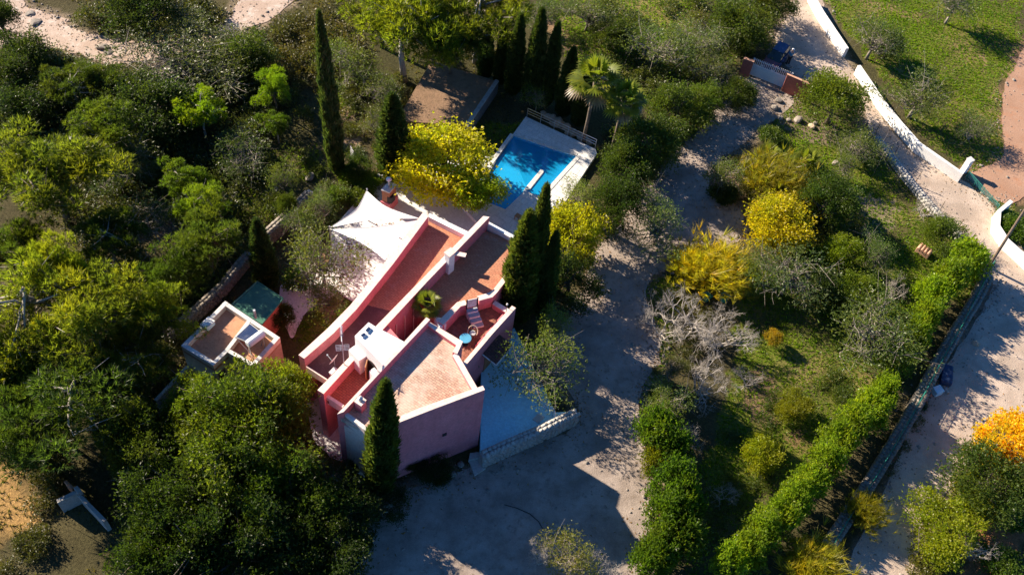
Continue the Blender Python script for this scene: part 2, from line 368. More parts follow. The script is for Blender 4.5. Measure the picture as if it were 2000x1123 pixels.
# ------------------------------------------------------------------ setting: ground
def vnoise(X, Y, s, seed):
    """cheap smooth value noise on arrays"""
    rs = np.random.default_rng(seed); T = rs.random((256, 256))
    x = X / s + 1000; y = Y / s + 1000; xi = np.floor(x).astype(int); yi = np.floor(y).astype(int)
    fx = x - xi; fy = y - yi; fx = fx * fx * (3 - 2 * fx); fy = fy * fy * (3 - 2 * fy)
    g_ = lambda a, b: T[a % 256, b % 256]
    return (g_(xi, yi) * (1 - fx) + g_(xi + 1, yi) * fx) * (1 - fy) + (g_(xi, yi + 1) * (1 - fx) + g_(xi + 1, yi + 1) * fx) * fy
def fbm(X, Y, s, seed, o=4): return sum(vnoise(X, Y, s / 2 ** k, seed + k) * 0.5 ** k for k in range(o)) / (2 - 0.5 ** (o - 1))
GRASS_P = [
    [(1612, 0), (2000, 0), (2000, 85), (1960, 165), (1952, 310), (1890, 335), (1800, 262), (1700, 125)],
    [(1490, 260), (1560, 190), (1690, 262), (1870, 455), (1905, 520), (1850, 610), (1760, 745), (1600, 905), (1420, 1140), (1330, 1140), (1370, 900), (1410, 700), (1440, 600), (1620, 420)],
    [(1060, -20), (1490, -20), (1500, 60), (1440, 130), (1330, 200), (1230, 205), (1100, 105)],
    [(610, 175), (700, 175), (705, 232), (640, 245)], [(425, 370), (545, 345), (540, 415), (440, 440)],
    [(560, 640), (665, 575), (700, 600), (590, 695)], [(480, 300), (620, 280), (620, 340), (500, 370)],
    [(1860, 350), (1950, 400), (1940, 470), (2000, 560), (2000, 420), (1975, 390)], [(540, 60), (690, 60), (690, 130), (560, 140)],
    [(900, 250), (1022, 225), (945, 350), (900, 330)], [(1240, 560), (1330, 540), (1310, 760), (1290, 1120), (1260, 1120)],
]
SOIL_P = [([(1898, 95), (1908, 95), (1932, 170), (1938, 235), (1930, 235), (1922, 172)], (0.26, 0.19, 0.10)),
          ([(1690, 5), (1790, 20), (1800, 40), (1720, 25)], (0.22, 0.17, 0.08)), ([(1450, 0), (1500, -10), (1490, 40), (1440, 45)], (0.30, 0.22, 0.13)),
          ([(1560, 560), (1610, 590), (1590, 640), (1550, 610)], (0.13, 0.11, 0.05)), ([(1530, 850), (1570, 900), (1600, 880), (1560, 830)], (0.2, 0.13, 0.07)),
          ([(1890, 1030), (2010, 985), (2010, 1140), (1870, 1140)], (0.34, 0.155, 0.075)),
          ([(-20, 905), (60, 925), (85, 1000), (50, 1070), (-20, 1110)], (0.40, 0.25, 0.10)),
          ([(640, 225), (700, 215), (690, 310), (645, 315)], (0.30, 0.21, 0.145)),
          ([(700, 330), (800, 330), (760, 400), (690, 400)], (0.18, 0.115, 0.07)),
          ([(1040, 20), (1110, 60), (1150, 110), (1110, 110)], (0.27, 0.18, 0.11)),
          ([(1380, 330), (1470, 300), (1480, 420), (1400, 390)], (0.24, 0.17, 0.12)),
          ([(1640, 380), (1760, 400), (1740, 470), (1640, 450)], (0.25, 0.20, 0.15)),
          ([(640, 470), (730, 470), (740, 530), (650, 560)], (0.3, 0.2, 0.13)),
          ([(540, 460), (600, 400), (640, 430), (560, 500)], (0.15, 0.12, 0.08)),
          ([(1420, 760), (1500, 720), (1560, 800), (1480, 830)], (0.20, 0.14, 0.08)),
          ([(1540, 200), (1660, 265), (1630, 290), (1520, 250)], (0.20, 0.155, 0.11))]
DRIVE = [(1462, 152), (1405, 212), (1350, 268), (1292, 330), (1240, 400), (1172, 470), (1140, 560), (1100, 640), (1082, 720), (1124, 790), (1122, 832), (1030, 868), (925, 908), (850, 935), (775, 965), (715, 1010), (690, 1140),
         (1235, 1140), (1258, 1065), (1278, 1000), (1272, 905), (1252, 850), (1252, 765), (1290, 700), (1282, 640), (1262, 565), (1320, 510), (1420, 480), (1462, 448), (1440, 405), (1392, 378), (1396, 332), (1440, 290), (1502, 240), (1552, 192)]
ROAD = [(1560, -20), (1535, 40), (1515, 80), (1548, 145), (1610, 165), (1680, 200), (1706, 268), (1762, 340), (1832, 420), (1882, 470), (1930, 522), (1938, 560), (1915, 610), (1838, 735), (1782, 830), (1722, 970), (1650, 1140),
        (1765, 1140), (1802, 1040), (1850, 960), (1900, 882), (1936, 832), (2020, 780), (2020, 530), (1962, 462), (1945, 410), (1880, 352), (1800, 312), (1738, 250), (1668, 140), (1620, 62), (1600, -20)]
FIELD = [(2030, 70), (1968, 155), (1956, 230), (1958, 308), (1892, 344), (1962, 398), (2010, 368), (2060, 250)]
TRAIL = [(-60, -30), (38, -20), (48, 12), (120, 36), (132, 50), (200, 72), (262, 82), (350, 76), (402, 66), (448, 34), (486, -20), (585, -20), (535, 32), (482, 56), (440, 78), (330, 112), (225, 124), (150, 106), (62, 88), (-60, 84)]
DRIVE_XY = outline(DRIVE, 0, seed=1); ROAD_XY = outline(ROAD, 0, seed=2); FIELD_XY = outline(FIELD, 0, seed=3); TRAIL_XY = outline(TRAIL, 0, jit=0.5, seed=4)
def make_ground():
    xs = np.concatenate([np.linspace(-600, -58, 14), np.arange(-56, 60, 0.4), np.linspace(62, 600, 14)])
    ys = np.concatenate([np.linspace(-500, 8, 14), np.arange(10, 108, 0.4), np.linspace(112, 900, 16)])
    X, Y = np.meshgrid(xs, ys); nx, ny = len(xs), len(ys)
    Z = -0.05 * fbm(X, Y, 5, 11)
    e = 1.3 * (fbm(X, Y, 2.4, 3) - 0.5) * 2
    col = np.zeros(X.shape + (3,))
    n1 = fbm(X, Y, 7, 21)[..., None]; n2 = fbm(X, Y, 2.2, 31)[..., None]
    col[:] = np.array([0.05, 0.055, 0.02]) * (1 - n1) + np.array([0.10, 0.08, 0.045]) * n1
    col[:] = col * (0.7 + 0.6 * n2)
    gm = np.zeros(X.shape)
    for p in GRASS_P:
        gm = np.maximum(gm, inside(pts(p, 0), X + e, Y - e * 0.7).astype(float))
    k = (gm * np.clip((fbm(X, Y, 3.2, 41) - 0.28) * 4, 0.25, 1))[..., None]
    n3 = np.clip((fbm(X, Y, 4.5, 91)[..., None] - .47) * 3.0, 0, 1)
    gcol = (np.array([0.085, 0.125, 0.012]) * (1 - n1) + np.array([0.14, 0.14, 0.03]) * n1) * (1 - n3) + np.array([0.21, 0.17, 0.07]) * n3
    col = col * (1 - k) + gcol * (0.75 + 0.5 * n2) * k
    for p, c in SOIL_P:
        mk = (inside(pts(p, 0), X + e * 1.2, Y - e).astype(float) * np.clip((fbm(X, Y, 2, 51) - 0.2) * 4, 0.3, 1))[..., None]
        col = col * (1 - mk) + np.array(c) * (0.75 + 0.5 * n2) * mk
    e2 = 1.0 * (fbm(X, Y, 1.3, 81) - .5) * 2
    for p, c in ((DRIVE_XY, (0.33, 0.26, 0.205)), (ROAD_XY, (0.42, 0.33, 0.26)), (TRAIL_XY, (0.44, 0.34, 0.27)), (FIELD_XY, (0.36, 0.21, 0.135))):
        mk = np.zeros(X.shape)
        for ox, oy in ((.7, 0), (-.7, 0), (0, .7), (0, -.7)): mk += inside(p, X + ox + e2, Y + oy - e2) * .25
        mk = mk[..., None]; col = col * (1 - mk) + np.array(c) * (0.75 + 0.5 * n2) * mk
    V = np.stack([X, Y, Z], -1).reshape(-1, 3)
    i = (np.arange(ny - 1)[:, None] * nx + np.arange(nx - 1)[None]).ravel()
    Fq = np.stack([i, i + 1, i + nx + 1, i + nx], 1)
    me = raw_mesh('ground', V, Fq, None, None, True)
    a = me.color_attributes.new('soil', 'FLOAT_COLOR', 'POINT')
    a.data.foreach_set('color', np.concatenate([col.reshape(-1, 3), np.ones((len(V), 1))], 1).astype(np.float32).ravel())
    m, n, l, b = new_mat('soil_and_turf'); v = pos(n)
    at = n.new('ShaderNodeVertexColor'); at.layer_name = 'soil'
    f = nz(n, l, 5, 6, 0.75, v); f2 = nz(n, l, 28, 3, 0.7, v)
    c_ = mixc(n, l, 'MULTIPLY', 1.0, at.outputs['Color'], ramp(n, l, f, [(0.25, (0.45, 0.45, 0.45)), (0.75, (1.5, 1.45, 1.35))]))
    c_ = mixc(n, l, 'MULTIPLY', 1.0, c_, ramp(n, l, f2, [(0.25, (0.6, 0.6, 0.6)), (0.75, (1.35, 1.35, 1.35))]))
    l.new(c_, b.inputs['Base Color']); b.inputs['Roughness'].default_value = 0.95; b.inputs['Specular IOR Level'].default_value = 0.1
    bump(n, l, b, f, 0.9, 0.12)
    me.materials.append(m)
    tag(link('ground', me), kind='structure')
    return gm, X, Y
GM, GX, GY = make_ground()

sheet('driveway', DRIVE_XY, 0.012, GRAVEL); sheet('road', ROAD_XY, 0.016, ROADG)
sheet('dirt_field', FIELD_XY, 0.020, REDDIRT); sheet('dirt_track', TRAIL_XY, 0.012, TRACK)
PATIO_XY = outline([(585, 655), (640, 560), (650, 470), (700, 450), (700, 385), (790, 350), (830, 410), (700, 610), (600, 700)], 0, jit=0.1, seed=5)
sheet('patio', pts([(648, 448), (715, 372), (745, 330), (1000, 300), (1060, 440), (1010, 480), (850, 440), (690, 590), (640, 560)], 0), 0.010, PAVING)
sheet('footpath', outline([(548, 560), (600, 540), (640, 520), (672, 560), (600, 610), (572, 660), (556, 630)], 0, jit=0.15, seed=6), 0.014, PAVING)
sheet('front_patio', outline([(612, 770), (668, 800), (700, 880), (668, 900), (618, 862), (600, 800)], 0, jit=0.15, seed=7), 0.014, PAVING)

# raised dirt terrace behind the pool, with its retaining wall
fx = pts([(842, 120), (968, 158), (907, 246), (775, 236)], 1.2)
MB().prism(fx, 1.2, -0.3).build('terrace', MULCH, None, kind='structure')
rw_ = [P2(p, 1.35) for p in [(969, 156), (974, 159), (912, 250), (906, 247)]]
wt = thing('retaining_wall', 'low grey retaining wall between the brown raised plot and the dark lawn', 'wall', Vector((rw_[0][0], rw_[0][1], 0)))
MB().prism(rw_, 1.35, -0.2).build('wall', noisy('blue_grey_block', (0.12, 0.13, 0.14), (0.18, 0.19, 0.20), 0.9, 6), wt, 0.03)
MB().prism([P2(p, 1.42) for p in [(968, 155), (975, 158.5), (913, 250.5), (905, 247)]], 1.42, 1.352).build('coping', CONC, wt, 0.01)

# pool deck and pool
POOL = [(1004, 264), (1126, 305), (1054, 384), (1026, 372), (987, 409), (935, 388), (947, 342)]
deck_out = [(1027, 228), (1163, 291), (1166, 300), (1100, 400), (1062, 470), (1010, 490), (942, 445), (900, 400), (940, 360), (1003, 261)]
ZD = 0.35
def deck():
    bm = bmesh.new()
    o = [bm.verts.new((*P2(p, ZD), ZD)) for p in deck_out]; i_ = [bm.verts.new((*P2(p, ZD), ZD)) for p in POOL]
    eo = [bm.edges.new((o[k], o[(k + 1) % len(o)])) for k in range(len(o))]
    ei = [bm.edges.new((i_[k], i_[(k + 1) % len(i_)])) for k in range(len(i_))]
    r = bmesh.ops.triangle_fill(bm, use_beauty=True, use_dissolve=False, edges=eo + ei)
    for f in bm.faces:
        f.normal_update()
        if f.normal.z < 0: f.normal_flip()
    me = D.meshes.new('pool_deck'); bm.to_mesh(me); bm.free(); me.materials.append(DECKP)
    tag(link('pool_deck', me), kind='structure')
    s_ = MB(); q = pts(deck_out, ZD)
    for k in range(len(q)):
        a, b = q[k], q[(k + 1) % len(q)]
        s_.add([(a[0], a[1], ZD), (b[0], b[1], ZD), (b[0], b[1], -0.3), (a[0], a[1], -0.3)], [(0, 1, 2, 3)])
    s_.build('pool_deck_edge', WHITE, None, kind='structure')
deck()
pool = thing('swimming_pool', 'blue swimming pool with an inner dividing wall on the white deck', 'pool', U(1040, 330, 0))
pw = pts(POOL, ZD); b_ = MB()
for k in range(len(pw)):
    a, b = pw[k], pw[(k + 1) % len(pw)]
    b_.add([(a[0], a[1], ZD - 0.004), (b[0], b[1], ZD - 0.004), (b[0], b[1], -1.2), (a[0], a[1], -0.85)], [(0, 1, 2, 3)])
b_.add([(p[0], p[1], -0.85) for p in pw], [tuple(range(len(pw)))])
b_.build('basin', MOSAIC, pool)
MB().add([(p[0], p[1], ZD - 0.14) for p in pw], [tuple(range(len(pw)))]).build('water', WATER, pool)
MB().prism(pts([(1056, 331), (1061, 332), (1062, 336), (1036, 369), (1022, 373), (1030, 362)], ZD - 0.06), ZD - 0.06, -0.84).build('dividing_wall', COPING, pool, 0.02)
for st in range(3):
    q = [Vector((*P2(p, 0), 0)) for p in [(985, 404), (958, 391)]]; dirv = (Vector((*P2((1004, 264), 0), 0)) - Vector((*P2((947, 342), 0), 0))).normalized()
    MB().prism([tuple((q[0] + dirv * (.1 + .35 * st))[:2]), tuple((q[0] + dirv * (.45 + .35 * st))[:2]), tuple((q[1] + dirv * (.45 + .35 * st))[:2]), tuple((q[1] + dirv * (.1 + .35 * st))[:2])], 0.0 - 0.25 * st, -0.84).build('step', MOSAIC, pool)
cp = MB()
for k in range(len(pw)):
    if k in (4, 5): continue
    a, b = Vector(pw[k]), Vector(pw[(k + 1) % len(pw)]); d = (b - a).normalized(); nrm = Vector((-d.y, d.x))
    cc = Vector((sum(p[0] for p in pw) / len(pw), sum(p[1] for p in pw) / len(pw)))
    if (a - cc).dot(nrm) < 0: nrm = -nrm
    if k == 2 or k == 3: continue
    cp.prism([tuple(a), tuple(b), tuple(b + nrm * .35), tuple(a + nrm * .35)], ZD + .03 + k * .001, ZD - .05)
cp.build('coping', COPING, pool)
rl = thing('pool_railing', 'steel railing with three bars along the far end of the pool deck', 'railing', U(1095, 255, ZD))
ra, rb = Vector((*P2((1029, 229), ZD), ZD)), Vector((*P2((1162, 290), ZD), ZD))
for hz in (0.45, 0.72, 1.0): MB().tube([ra + Vector((0, 0, hz)), rb + Vector((0, 0, hz))], 0.025, 6).build('bar', STEEL, rl)
for k in range(6):
    p = ra.lerp(rb, k / 5); MB().tube([p, p + Vector((0, 0, 1.0))], 0.03, 6).build('post', STEEL, rl)

# ------------------------------------------------------------------ the pink house
ZA, ZC, ZR1, ZP2, ZFR, ZR, ZT = 5.6, 7.2, 4.6, 4.6, 6.5, 4.4, 3.6
house = thing('pink_house', 'pink flat roofed villa with long fanning walls and terracotta tiled roofs', 'house', U(800, 640, 0))
A_out = [(826, 415), (757, 506), (684, 596), (640, 641), (583, 693)]; A_in = [(837, 422), (768, 515), (697, 603), (652, 650), (594, 700)]
B_l = [(944, 422), (827, 542), (736, 635), (696, 683), (620, 761.5)]; B_r = [(956, 424), (838, 546), (748, 643), (706, 687), (632, 769)]
C_l = [(658.4, 808.5), (744.5, 716.4), (832.8, 619.6)]; C_r = [(671, 804), (756.3, 712.5), (840, 624)]
aO, aI = pts(A_out, ZA), pts(A_in, ZA); bL, bR = pts(B_l, ZA), pts(B_r, ZA); cL, cR = pts(C_l, ZC), pts(C_r, ZC)
def strip_wall(name, L_, R_, zt, zb=0.0, mat=PINK, cap=PINKC, parent=house, capt=0.06, over=0.02):
    m_ = MB(); c_ = MB()
    n = len(L_)
    for k in range(n - 1):
        q = [L_[k], L_[k + 1], R_[k + 1], R_[k]]
        m_.prism(q, zt - capt, zb)
        c_.prism(q, zt, zt - capt + 0.002)
    o = m_.build(name, mat, parent)
    if cap: c_.build('coping', cap, o)
    return o
strip_wall('wall', aO, aI, ZA); strip_wall('wall', bL, bR, ZA); strip_wall('wall', cL, cR, ZC)
def mid(a, b, t=0.5): return (a[0] + (b[0] - a[0]) * t, a[1] + (b[1] - a[1]) * t)
aM = [mid(a, b) for a, b in zip(aO, aI)]; bM = [mid(a, b) for a, b in zip(bL, bR)]; cM = [mid(a, b) for a, b in zip(cL, cR)]
def slab(name, xy, z, mat, thick=0.3, parent=house): return MB().prism(xy, z, z - thick).build(name, mat, parent)
# roof between the two left walls
f1L, f1R = P2(zS(100, 392), ZR1), P2(zS(298, 520), ZR1)
rear1L, rear1R = P2((838, 425), ZR1), P2((912, 462), ZR1)
split_a, split_b = mid(aM[1], aM[2], 0.75), mid(bM[1], bM[2], 0.55)
slab('roof', [rear1L, rear1R, bM[1], split_b, split_a, aM[1]], ZR1, TILE_R)
slab('roof', [split_a, split_b, bM[2], bM[3], f1R, f1L, aM[3]], ZR1 - 0.004, MEMBRANE)
MB().prism([rear1L, rear1R, bM[1], bM[2], bM[3], mid(bM[3], bM[4], .45), mid(aM[3], aM[4], .3), aM[3], aM[1]], ZR1 - 0.31, 0).build('wall', PINK, house)
# rear white parapets
MB().prism(pts([(839, 416), (916, 453), (911, 461), (837, 424)], 5.05), 5.05, 0).build('parapet', WHITE, house, 0.03)
MB().prism(pts([(953, 432), (1014, 465), (1010, 471), (950, 438)], 4.85), 4.85, 0).build('parapet', WHITE, house, 0.03)
# front fascia of roof one
MB().prism([P2(zS(97, 375), 4.78), P2(zS(305, 512), 4.78), P2(zS(298, 524), 4.78), P2(zS(90, 388), 4.78)], 4.78, 4.05).build('fascia', PINKC, house, 0.02)
# small tiled roof between the middle and right walls, and its front beam
p2f = [P2(zS(300, 660), ZP2), P2(zS(455, 775), ZP2)]
bxF = [P2((706, 690), ZP2), P2((757, 716), ZP2)]
slab('roof', [mid(bM[3], bM[4], -0.1), mid(bM[3], bM[4], 0.98), p2f[1], mid(cM[0], cM[1], 0.9)], ZP2, TILE_P)
MB().prism([bM[3], mid(bM[3], bM[4], .55), mid(cM[0], cM[1], .45), mid(cM[0], cM[1], 1)], ZP2 - .31, 0).build('wall', PINK, house)
MB().prism(pts([zS(285, 648), zS(472, 768), zS(455, 795), zS(265, 672)], 4.95), 4.95, 4.15).build('fascia', PINKC, house, 0.02)
# front block with the big tiled roof
Fcor = P2((946, 757.5), ZC); Fl = P2((722, 846), ZC)
F_rear_out = pts([(838, 628), (904, 667)], 6.85); F_rear_in = pts([(833, 633), (893, 675)], 6.85)
F_r_out = pts([(893, 689), (934, 760)], 6.85); F_r_in = pts([(884, 693), (924, 763)], 6.85)
front_in = pts([(933, 757.6), (820, 796), (722, 838)], ZC); front_out = pts([(947, 761), (841.7, 800.5), (720, 848)], ZC)
strip_wall('parapet', F_rear_out, F_rear_in, 6.85, 6.0)
strip_wall('parapet', pts([(904, 667), (893, 691)], 6.95), pts([(897, 664), (884, 687)], 6.95), 6.95, 3.6)
strip_wall('parapet', F_r_out, F_r_in, 6.85, 6.0)
strip_wall('wall', [P2((943, 753), ZC)] + front_in[1:], front_out, ZC, 0.0)
lf_o = pts([zS(478, 862), zS(690, 1035)], 6.8); lf_i = pts([zS(505, 845), zS(722, 1005)], 6.8)
strip_wall('parapet', lf_o, lf_i, 6.8, 5.6, PINKC, COPING)
froof = [cM[0], cM[2], mid(F_rear_out[0], F_rear_in[0]), mid(F_rear_out[1], F_rear_in[1]), mid(F_r_out[0], F_r_in[0]), mid(F_r_out[1], F_r_in[1]), front_in[1], mid(lf_o[1], lf_i[1])]
slab('roof', froof, ZFR, TILE_F)
fwall = [mid(cM[0], cM[1], .08), cM[2], F_rear_out[0], F_rear_out[1], F_r_out[0], P2((934, 761), 6.85), front_in[1], mid(front_in[1], front_in[2], .86)]
MB().prism(fwall, ZFR - 0.31, 0).build('wall', PINK, house)
# recessed left front: pale bay with a dark window
MB().prism([mid(cM[0], cM[1], .03), mid(cM[0], cM[1], .10), mid(front_in[1], front_in[2], .9), mid(front_in[1], front_in[2], .97)], 5.595, 0).build('wall', PINKC, house)
wa, wb = Vector((*mid(front_out[1], front_out[2], .80), 0)), Vector((*mid(front_out[1], front_out[2], .93), 0))
dn = (wb - wa).normalized(); nn_ = Vector((dn.y, -dn.x, 0)); nn_ = nn_ if nn_.y < 0 else -nn_
wf = MB()
wf.prism([tuple((wa + nn_ * -.02)[:2]), tuple((wb + nn_ * -.02)[:2]), tuple((wb + nn_ * .05)[:2]), tuple((wa + nn_ * .05)[:2])], 5.6, 3.4)
wo = wf.build('window', WPAINT, house)
MB().prism([tuple((wa + dn * .1 + nn_ * .03)[:2]), tuple((wb - dn * .1 + nn_ * .03)[:2]), tuple((wb - dn * .1 + nn_ * .07)[:2]), tuple((wa + dn * .1 + nn_ * .07)[:2])], 5.5, 3.5).build('pane', GLASS, wo)
v0 = ray_plane(868, 848, front_out[0], front_out[1])
MB().box(v0, (.28, .1, .28), math.atan2(front_out[0][1] - front_out[1][1], front_out[0][0] - front_out[1][0])).build('wall_vent', DARKR, house)
# chimneys
ch = MB().prism(pts([(868, 493.4), (880.6, 484), (889, 492), (878.3, 501)], 6.45), 6.45, 4.3).build('chimney', WHITE, house, 0.03)
MB().prism(pts([(866.5, 493.2), (880.6, 482.6), (890.6, 492), (878.3, 502.2)], 6.55), 6.55, 6.452).build('chimney_cap', PINKC, ch)
for dz in (0.55, 1.1):
    a = P2((888, 498), 4.4 + dz); b = P2((903, 506), 4.4 + dz)
    a_, b__ = Vector(a), Vector((a[0] + .75, a[1] - .05)); MB().prism([tuple(a_), tuple(b__), tuple(b__ + Vector((.05, .35))), tuple(a_ + Vector((.05, .35)))], 4.4 + dz, 4.32 + dz).build('shelf', PINKC, house)
c2 = MB().prism(pts([zS(572, 732), zS(630, 675), zS(690, 720), zS(640, 778)], 7.4), 7.4, 6.4).build('chimney', PINK, house, 0.02)
MB().prism(pts([zS(568, 732), zS(630, 671), zS(694, 720), zS(640, 782)], 7.47), 7.47, 7.402).build('chimney_cap', PINKC, c2)
MB().lathe([(.12, 0), (.12, .2), (.17, .22), (.02, .34)], U(*zS(632, 722), 7.48), 10).build('cowl', GALV, c2)
# white rooftop block with two skylights and a round headed niche
bx = pts([(692.6, 656), (719.9, 629), (733, 637)], ZC) + [mid(cL[1], cL[2], .50), mid(cL[1], cL[2], .04)]
MB().prism(bx, ZC - 0.003, 4.55).build('roof_block', WHITE, house, 0.03)
for q in ([(405, 512), (480, 458), (522, 500), (452, 556)], [(488, 428), (565, 345), (610, 385), (545, 470)]):
    c4 = pts([zW(*p) for p in q], ZC + .1); s_ = MB().prism(c4, ZC + .1, ZC).build('skylight', WPAINT, house)
    ctr = (sum(p[0] for p in c4) / 4, sum(p[1] for p in c4) / 4)
    MB().prism([mid(ctr, p, .85) for p in c4], ZC + .115, ZC + .09).build('pane', PVGLASS, s_)
e0, e1 = Vector((*bx[0], 0)), Vector((*bx[4], 0)); ed = (e1 - e0).normalized(); en = Vector((ed.y, -ed.x, 0)); en = en if en.y < 0 else -en; eL = (e1 - e0).length
def facing(t, half, z0, z1, out, arch=0):
    c = e0 + ed * (t * eL); a = c - ed * half; b = c + ed * half
    if not arch: return [tuple((a + en * out)[:2]), tuple((b + en * out)[:2]), tuple((b - en * .02)[:2]), tuple((a - en * .02)[:2])]
bm_ = MB(); c = e0 + ed * (.62 * eL); prof = [(-.5, 0), (.5, 0), (.5, 1.1)] + [(.5 * math.cos(t * math.pi / 8), 1.1 + .5 * math.sin(t * math.pi / 8)) for t in range(1, 8)] + [(-.5, 1.1)]
n_ = len(prof); fr_ = [c + ed * x + en * .03 + Vector((0, 0, ZP2 + .02 + z)) for x, z in prof]; bk_ = [p - en * .05 for p in fr_]
bm_.add(fr_ + bk_, [tuple(range(n_)), tuple(range(2 * n_ - 1, n_ - 1, -1))] + [(i, n_ + i, n_ + (i + 1) % n_, (i + 1) % n_) for i in range(n_)])
bm_.build('niche', DARKR, house)
bm_ = MB()
for i in range(7):
    a0, a1 = math.pi * (.5 + i / 14), math.pi * (.5 + (i + 1) / 14)
bm_.prism([tuple((c - ed * .5 + en * .06)[:2]), tuple((c - ed * .1 + en * .55)[:2]), tuple((c - ed * .04 + en * .5)[:2]), tuple((c - ed * .44 + en * .04)[:2])], 6.1, ZP2 + .02)
bm_.build('door', WOOD, house)
for t, hf, zt, ou in ((.2, .55, 6.2, .55), (.83, .4, 5.9, .45)):
    MB().prism(facing(t, hf, 0, 0, ou), zt, ZP2 - .02).build('cupboard', WHITE, house, 0.03)
# beam closing the courtyard, its floor, and three slender posts
MB().prism([bR[2], mid(bR[2], bR[1], .10), mid(cL[1], cL[2], .62), mid(cL[1], cL[2], .49)], 5.45, 0).build('wall', PINK, house)
for (x, y0, y1) in ((1070, 320, 505), (1225, 150, 385), (1385, 20, 315)):
    pt = U(*zW(x, y0), 4.6); MB().tube([Vector((pt.x, pt.y, 0.02)), Vector((pt.x, pt.y, 4.6))], 0.035, 6).build('post', PINKC, house)
# right roof with its bent parapet
r_edge_b, r_edge_c = P2((812, 586), ZR), P2((862, 626), ZR)
par_o = pts([(1003, 529), (971, 571), (962, 580), (936, 587)], 4.75); par_i = pts([(994, 526), (962, 567), (954, 572), (932, 578)], 4.75)
par2_o = pts([(912, 595), (900, 598), (866, 634)], 4.75); par2_i = pts([(908, 586), (893, 590), (855, 628)], 4.75)
strip_wall('parapet', par_o, par_i, 4.75, 0.0); strip_wall('parapet', par2_o, par2_i, 4.75, 0.0)
rr = [mid(bM[0], bM[1], .05), P2((1012, 470), ZR), P2((1030, 500), ZR), mid(par_o[0], par_i[0]), mid(par_o[1], par_i[1]), mid(par_o[2], par_i[2]), mid(par_o[3], par_i[3]),
      mid(par2_o[0], par2_i[0]), mid(par2_o[1], par2_i[1]), mid(par2_o[2], par2_i[2]), r_edge_c, r_edge_b, bM[1]]
slab('roof', rr, ZR, TILE_R); MB().prism(rr, ZR - .31, 0).build('wall', PINK, house)
MB().prism(pts([(848, 617), (866, 622), (872, 632), (858, 640)], 4.6), 4.6, 3.9).build('ledge', WHITE, house, .03)
# roof terrace: floor, outer wall, low rear wall, bench ledge, steps
tw_o = pts([(1007.6, 601.3), (960.7, 653.3), (943.3, 674), (909, 714)], 4.6); tw_i = pts([(1000, 597), (952, 650), (936.5, 670), (903, 709)], 4.6)
strip_wall('wall', tw_o, tw_i, 4.6, 0.0)
tr_o = pts([zT(925, 148), zT(1175, 300)], 4.15); tr_i = pts([zT(880, 200), zT(1100, 345)], 4.15)
strip_wall('parapet', tr_o, tr_i, 4.15, 0.0, PINK, COPING)
tf = [par_o[2], mid(tr_o[0], tr_i[0]), mid(tr_o[1], tr_i[1]), mid(tw_o[1], tw_i[1]), mid(tw_o[2], tw_i[2]), mid(tw_o[3], tw_i[3]), P2((905, 700), 3.6), F_rear_out[1], F_rear_out[0], par2_o[2], par2_o[1], par2_o[0], par_o[3]]
slab('roof', tf, ZT, TILE_T); MB().prism(tf, ZT - .31, 0).build('wall', PINK, house)
bl_a, bl_b = Vector(tw_i[0]), Vector(tw_i[2]); dd = (bl_b - bl_a).normalized(); nn2 = Vector((dd.y, -dd.x)); nn2 = nn2 if nn2.x < 0 else -nn2
MB().prism([tuple(bl_a + dd * .6), tuple(bl_b), tuple(bl_b + nn2 * .32), tuple(bl_a + dd * .6 + nn2 * .32)], ZT + .42, ZT).build('bench', PINK, house, .02)
sa, sb = U(*zT(440, 290), ZR), U(*zT(620, 250), ZR); sdirn = (sb - sa).normalized(); out_ = Vector((sdirn.y, -sdirn.x, 0)); out_ = out_ if out_.y < 0 else -out_
for k in range(4):
    zt = ZR - .02 - k * .2
    q = [sa + out_ * (.30 * k), sb + out_ * (.30 * k), sb + out_ * (.30 * (k + 1)), sa + out_ * (.30 * (k + 1))]
    q = [tuple((p + sdirn * .05 * k)[:2]) for p in q]
    s_ = MB().prism(q, zt - .05, ZT).build('step', WHITE, house, .01)
    MB().prism([q[0], q[1], mid(q[1], q[2], .97), mid(q[0], q[3], .97)], zt, zt - .048).build('tread', noisy('grey_step_tile', (.34, .36, .40), (.42, .44, .48), 2, 9), s_)
ga, gb = sa + Vector((0, 0, .05)), sb + Vector((0, 0, .05))
gt = MB().prism([tuple((ga)[:2]), tuple((gb)[:2]), tuple((gb - out_ * .06)[:2]), tuple((ga - out_ * .06)[:2])], ZR + .95, ZR + .1).build('stair_gate', COPING, house, .01)
for p in (ga, gb): MB().box(p + Vector((0, 0, .48)), (.08, .08, 1.05)).build('post', BLACK, gt)
# tiled canopy on the outer wall
ca = ray_plane(*z4(485, 297), tw_o[0], tw_o[3]); cb = ray_plane(*z4(380, 420), tw_o[0], tw_o[3])
wd = Vector((tw_o[3][0] - tw_o[0][0], tw_o[3][1] - tw_o[0][1], 0)).normalized(); won = Vector((wd.y, -wd.x, 0)); won = won if won.x > 0 else -won
zc_ = (ca.z + cb.z) / 2
cf = [Vector((ca.x, ca.y, zc_ + .15)), Vector((cb.x, cb.y, zc_ + .15)), Vector((cb.x, cb.y, zc_ - .1)) + won * 1.15, Vector((ca.x, ca.y, zc_ - .1)) + won * 1.15]
MB().add(cf + [p - Vector((0, 0, .14)) for p in cf], [(0, 1, 2, 3), (7, 6, 5, 4), (0, 4, 5, 1), (1, 5, 6, 2), (2, 6, 7, 3), (3, 7, 4, 0)]).build('canopy', CANOPY, house)
em = MB(); em.tube([cf[3] + Vector((0, 0, -.02)), cf[2] + Vector((0, 0, -.02))], .05, 6); em.tube([cf[2] + Vector((0, 0, -.02)), cf[1] + Vector((0, 0, -.02))], .05, 6); em.build('canopy_edge', COPING, house)
cdoor = cf[0].lerp(cf[1], .55)
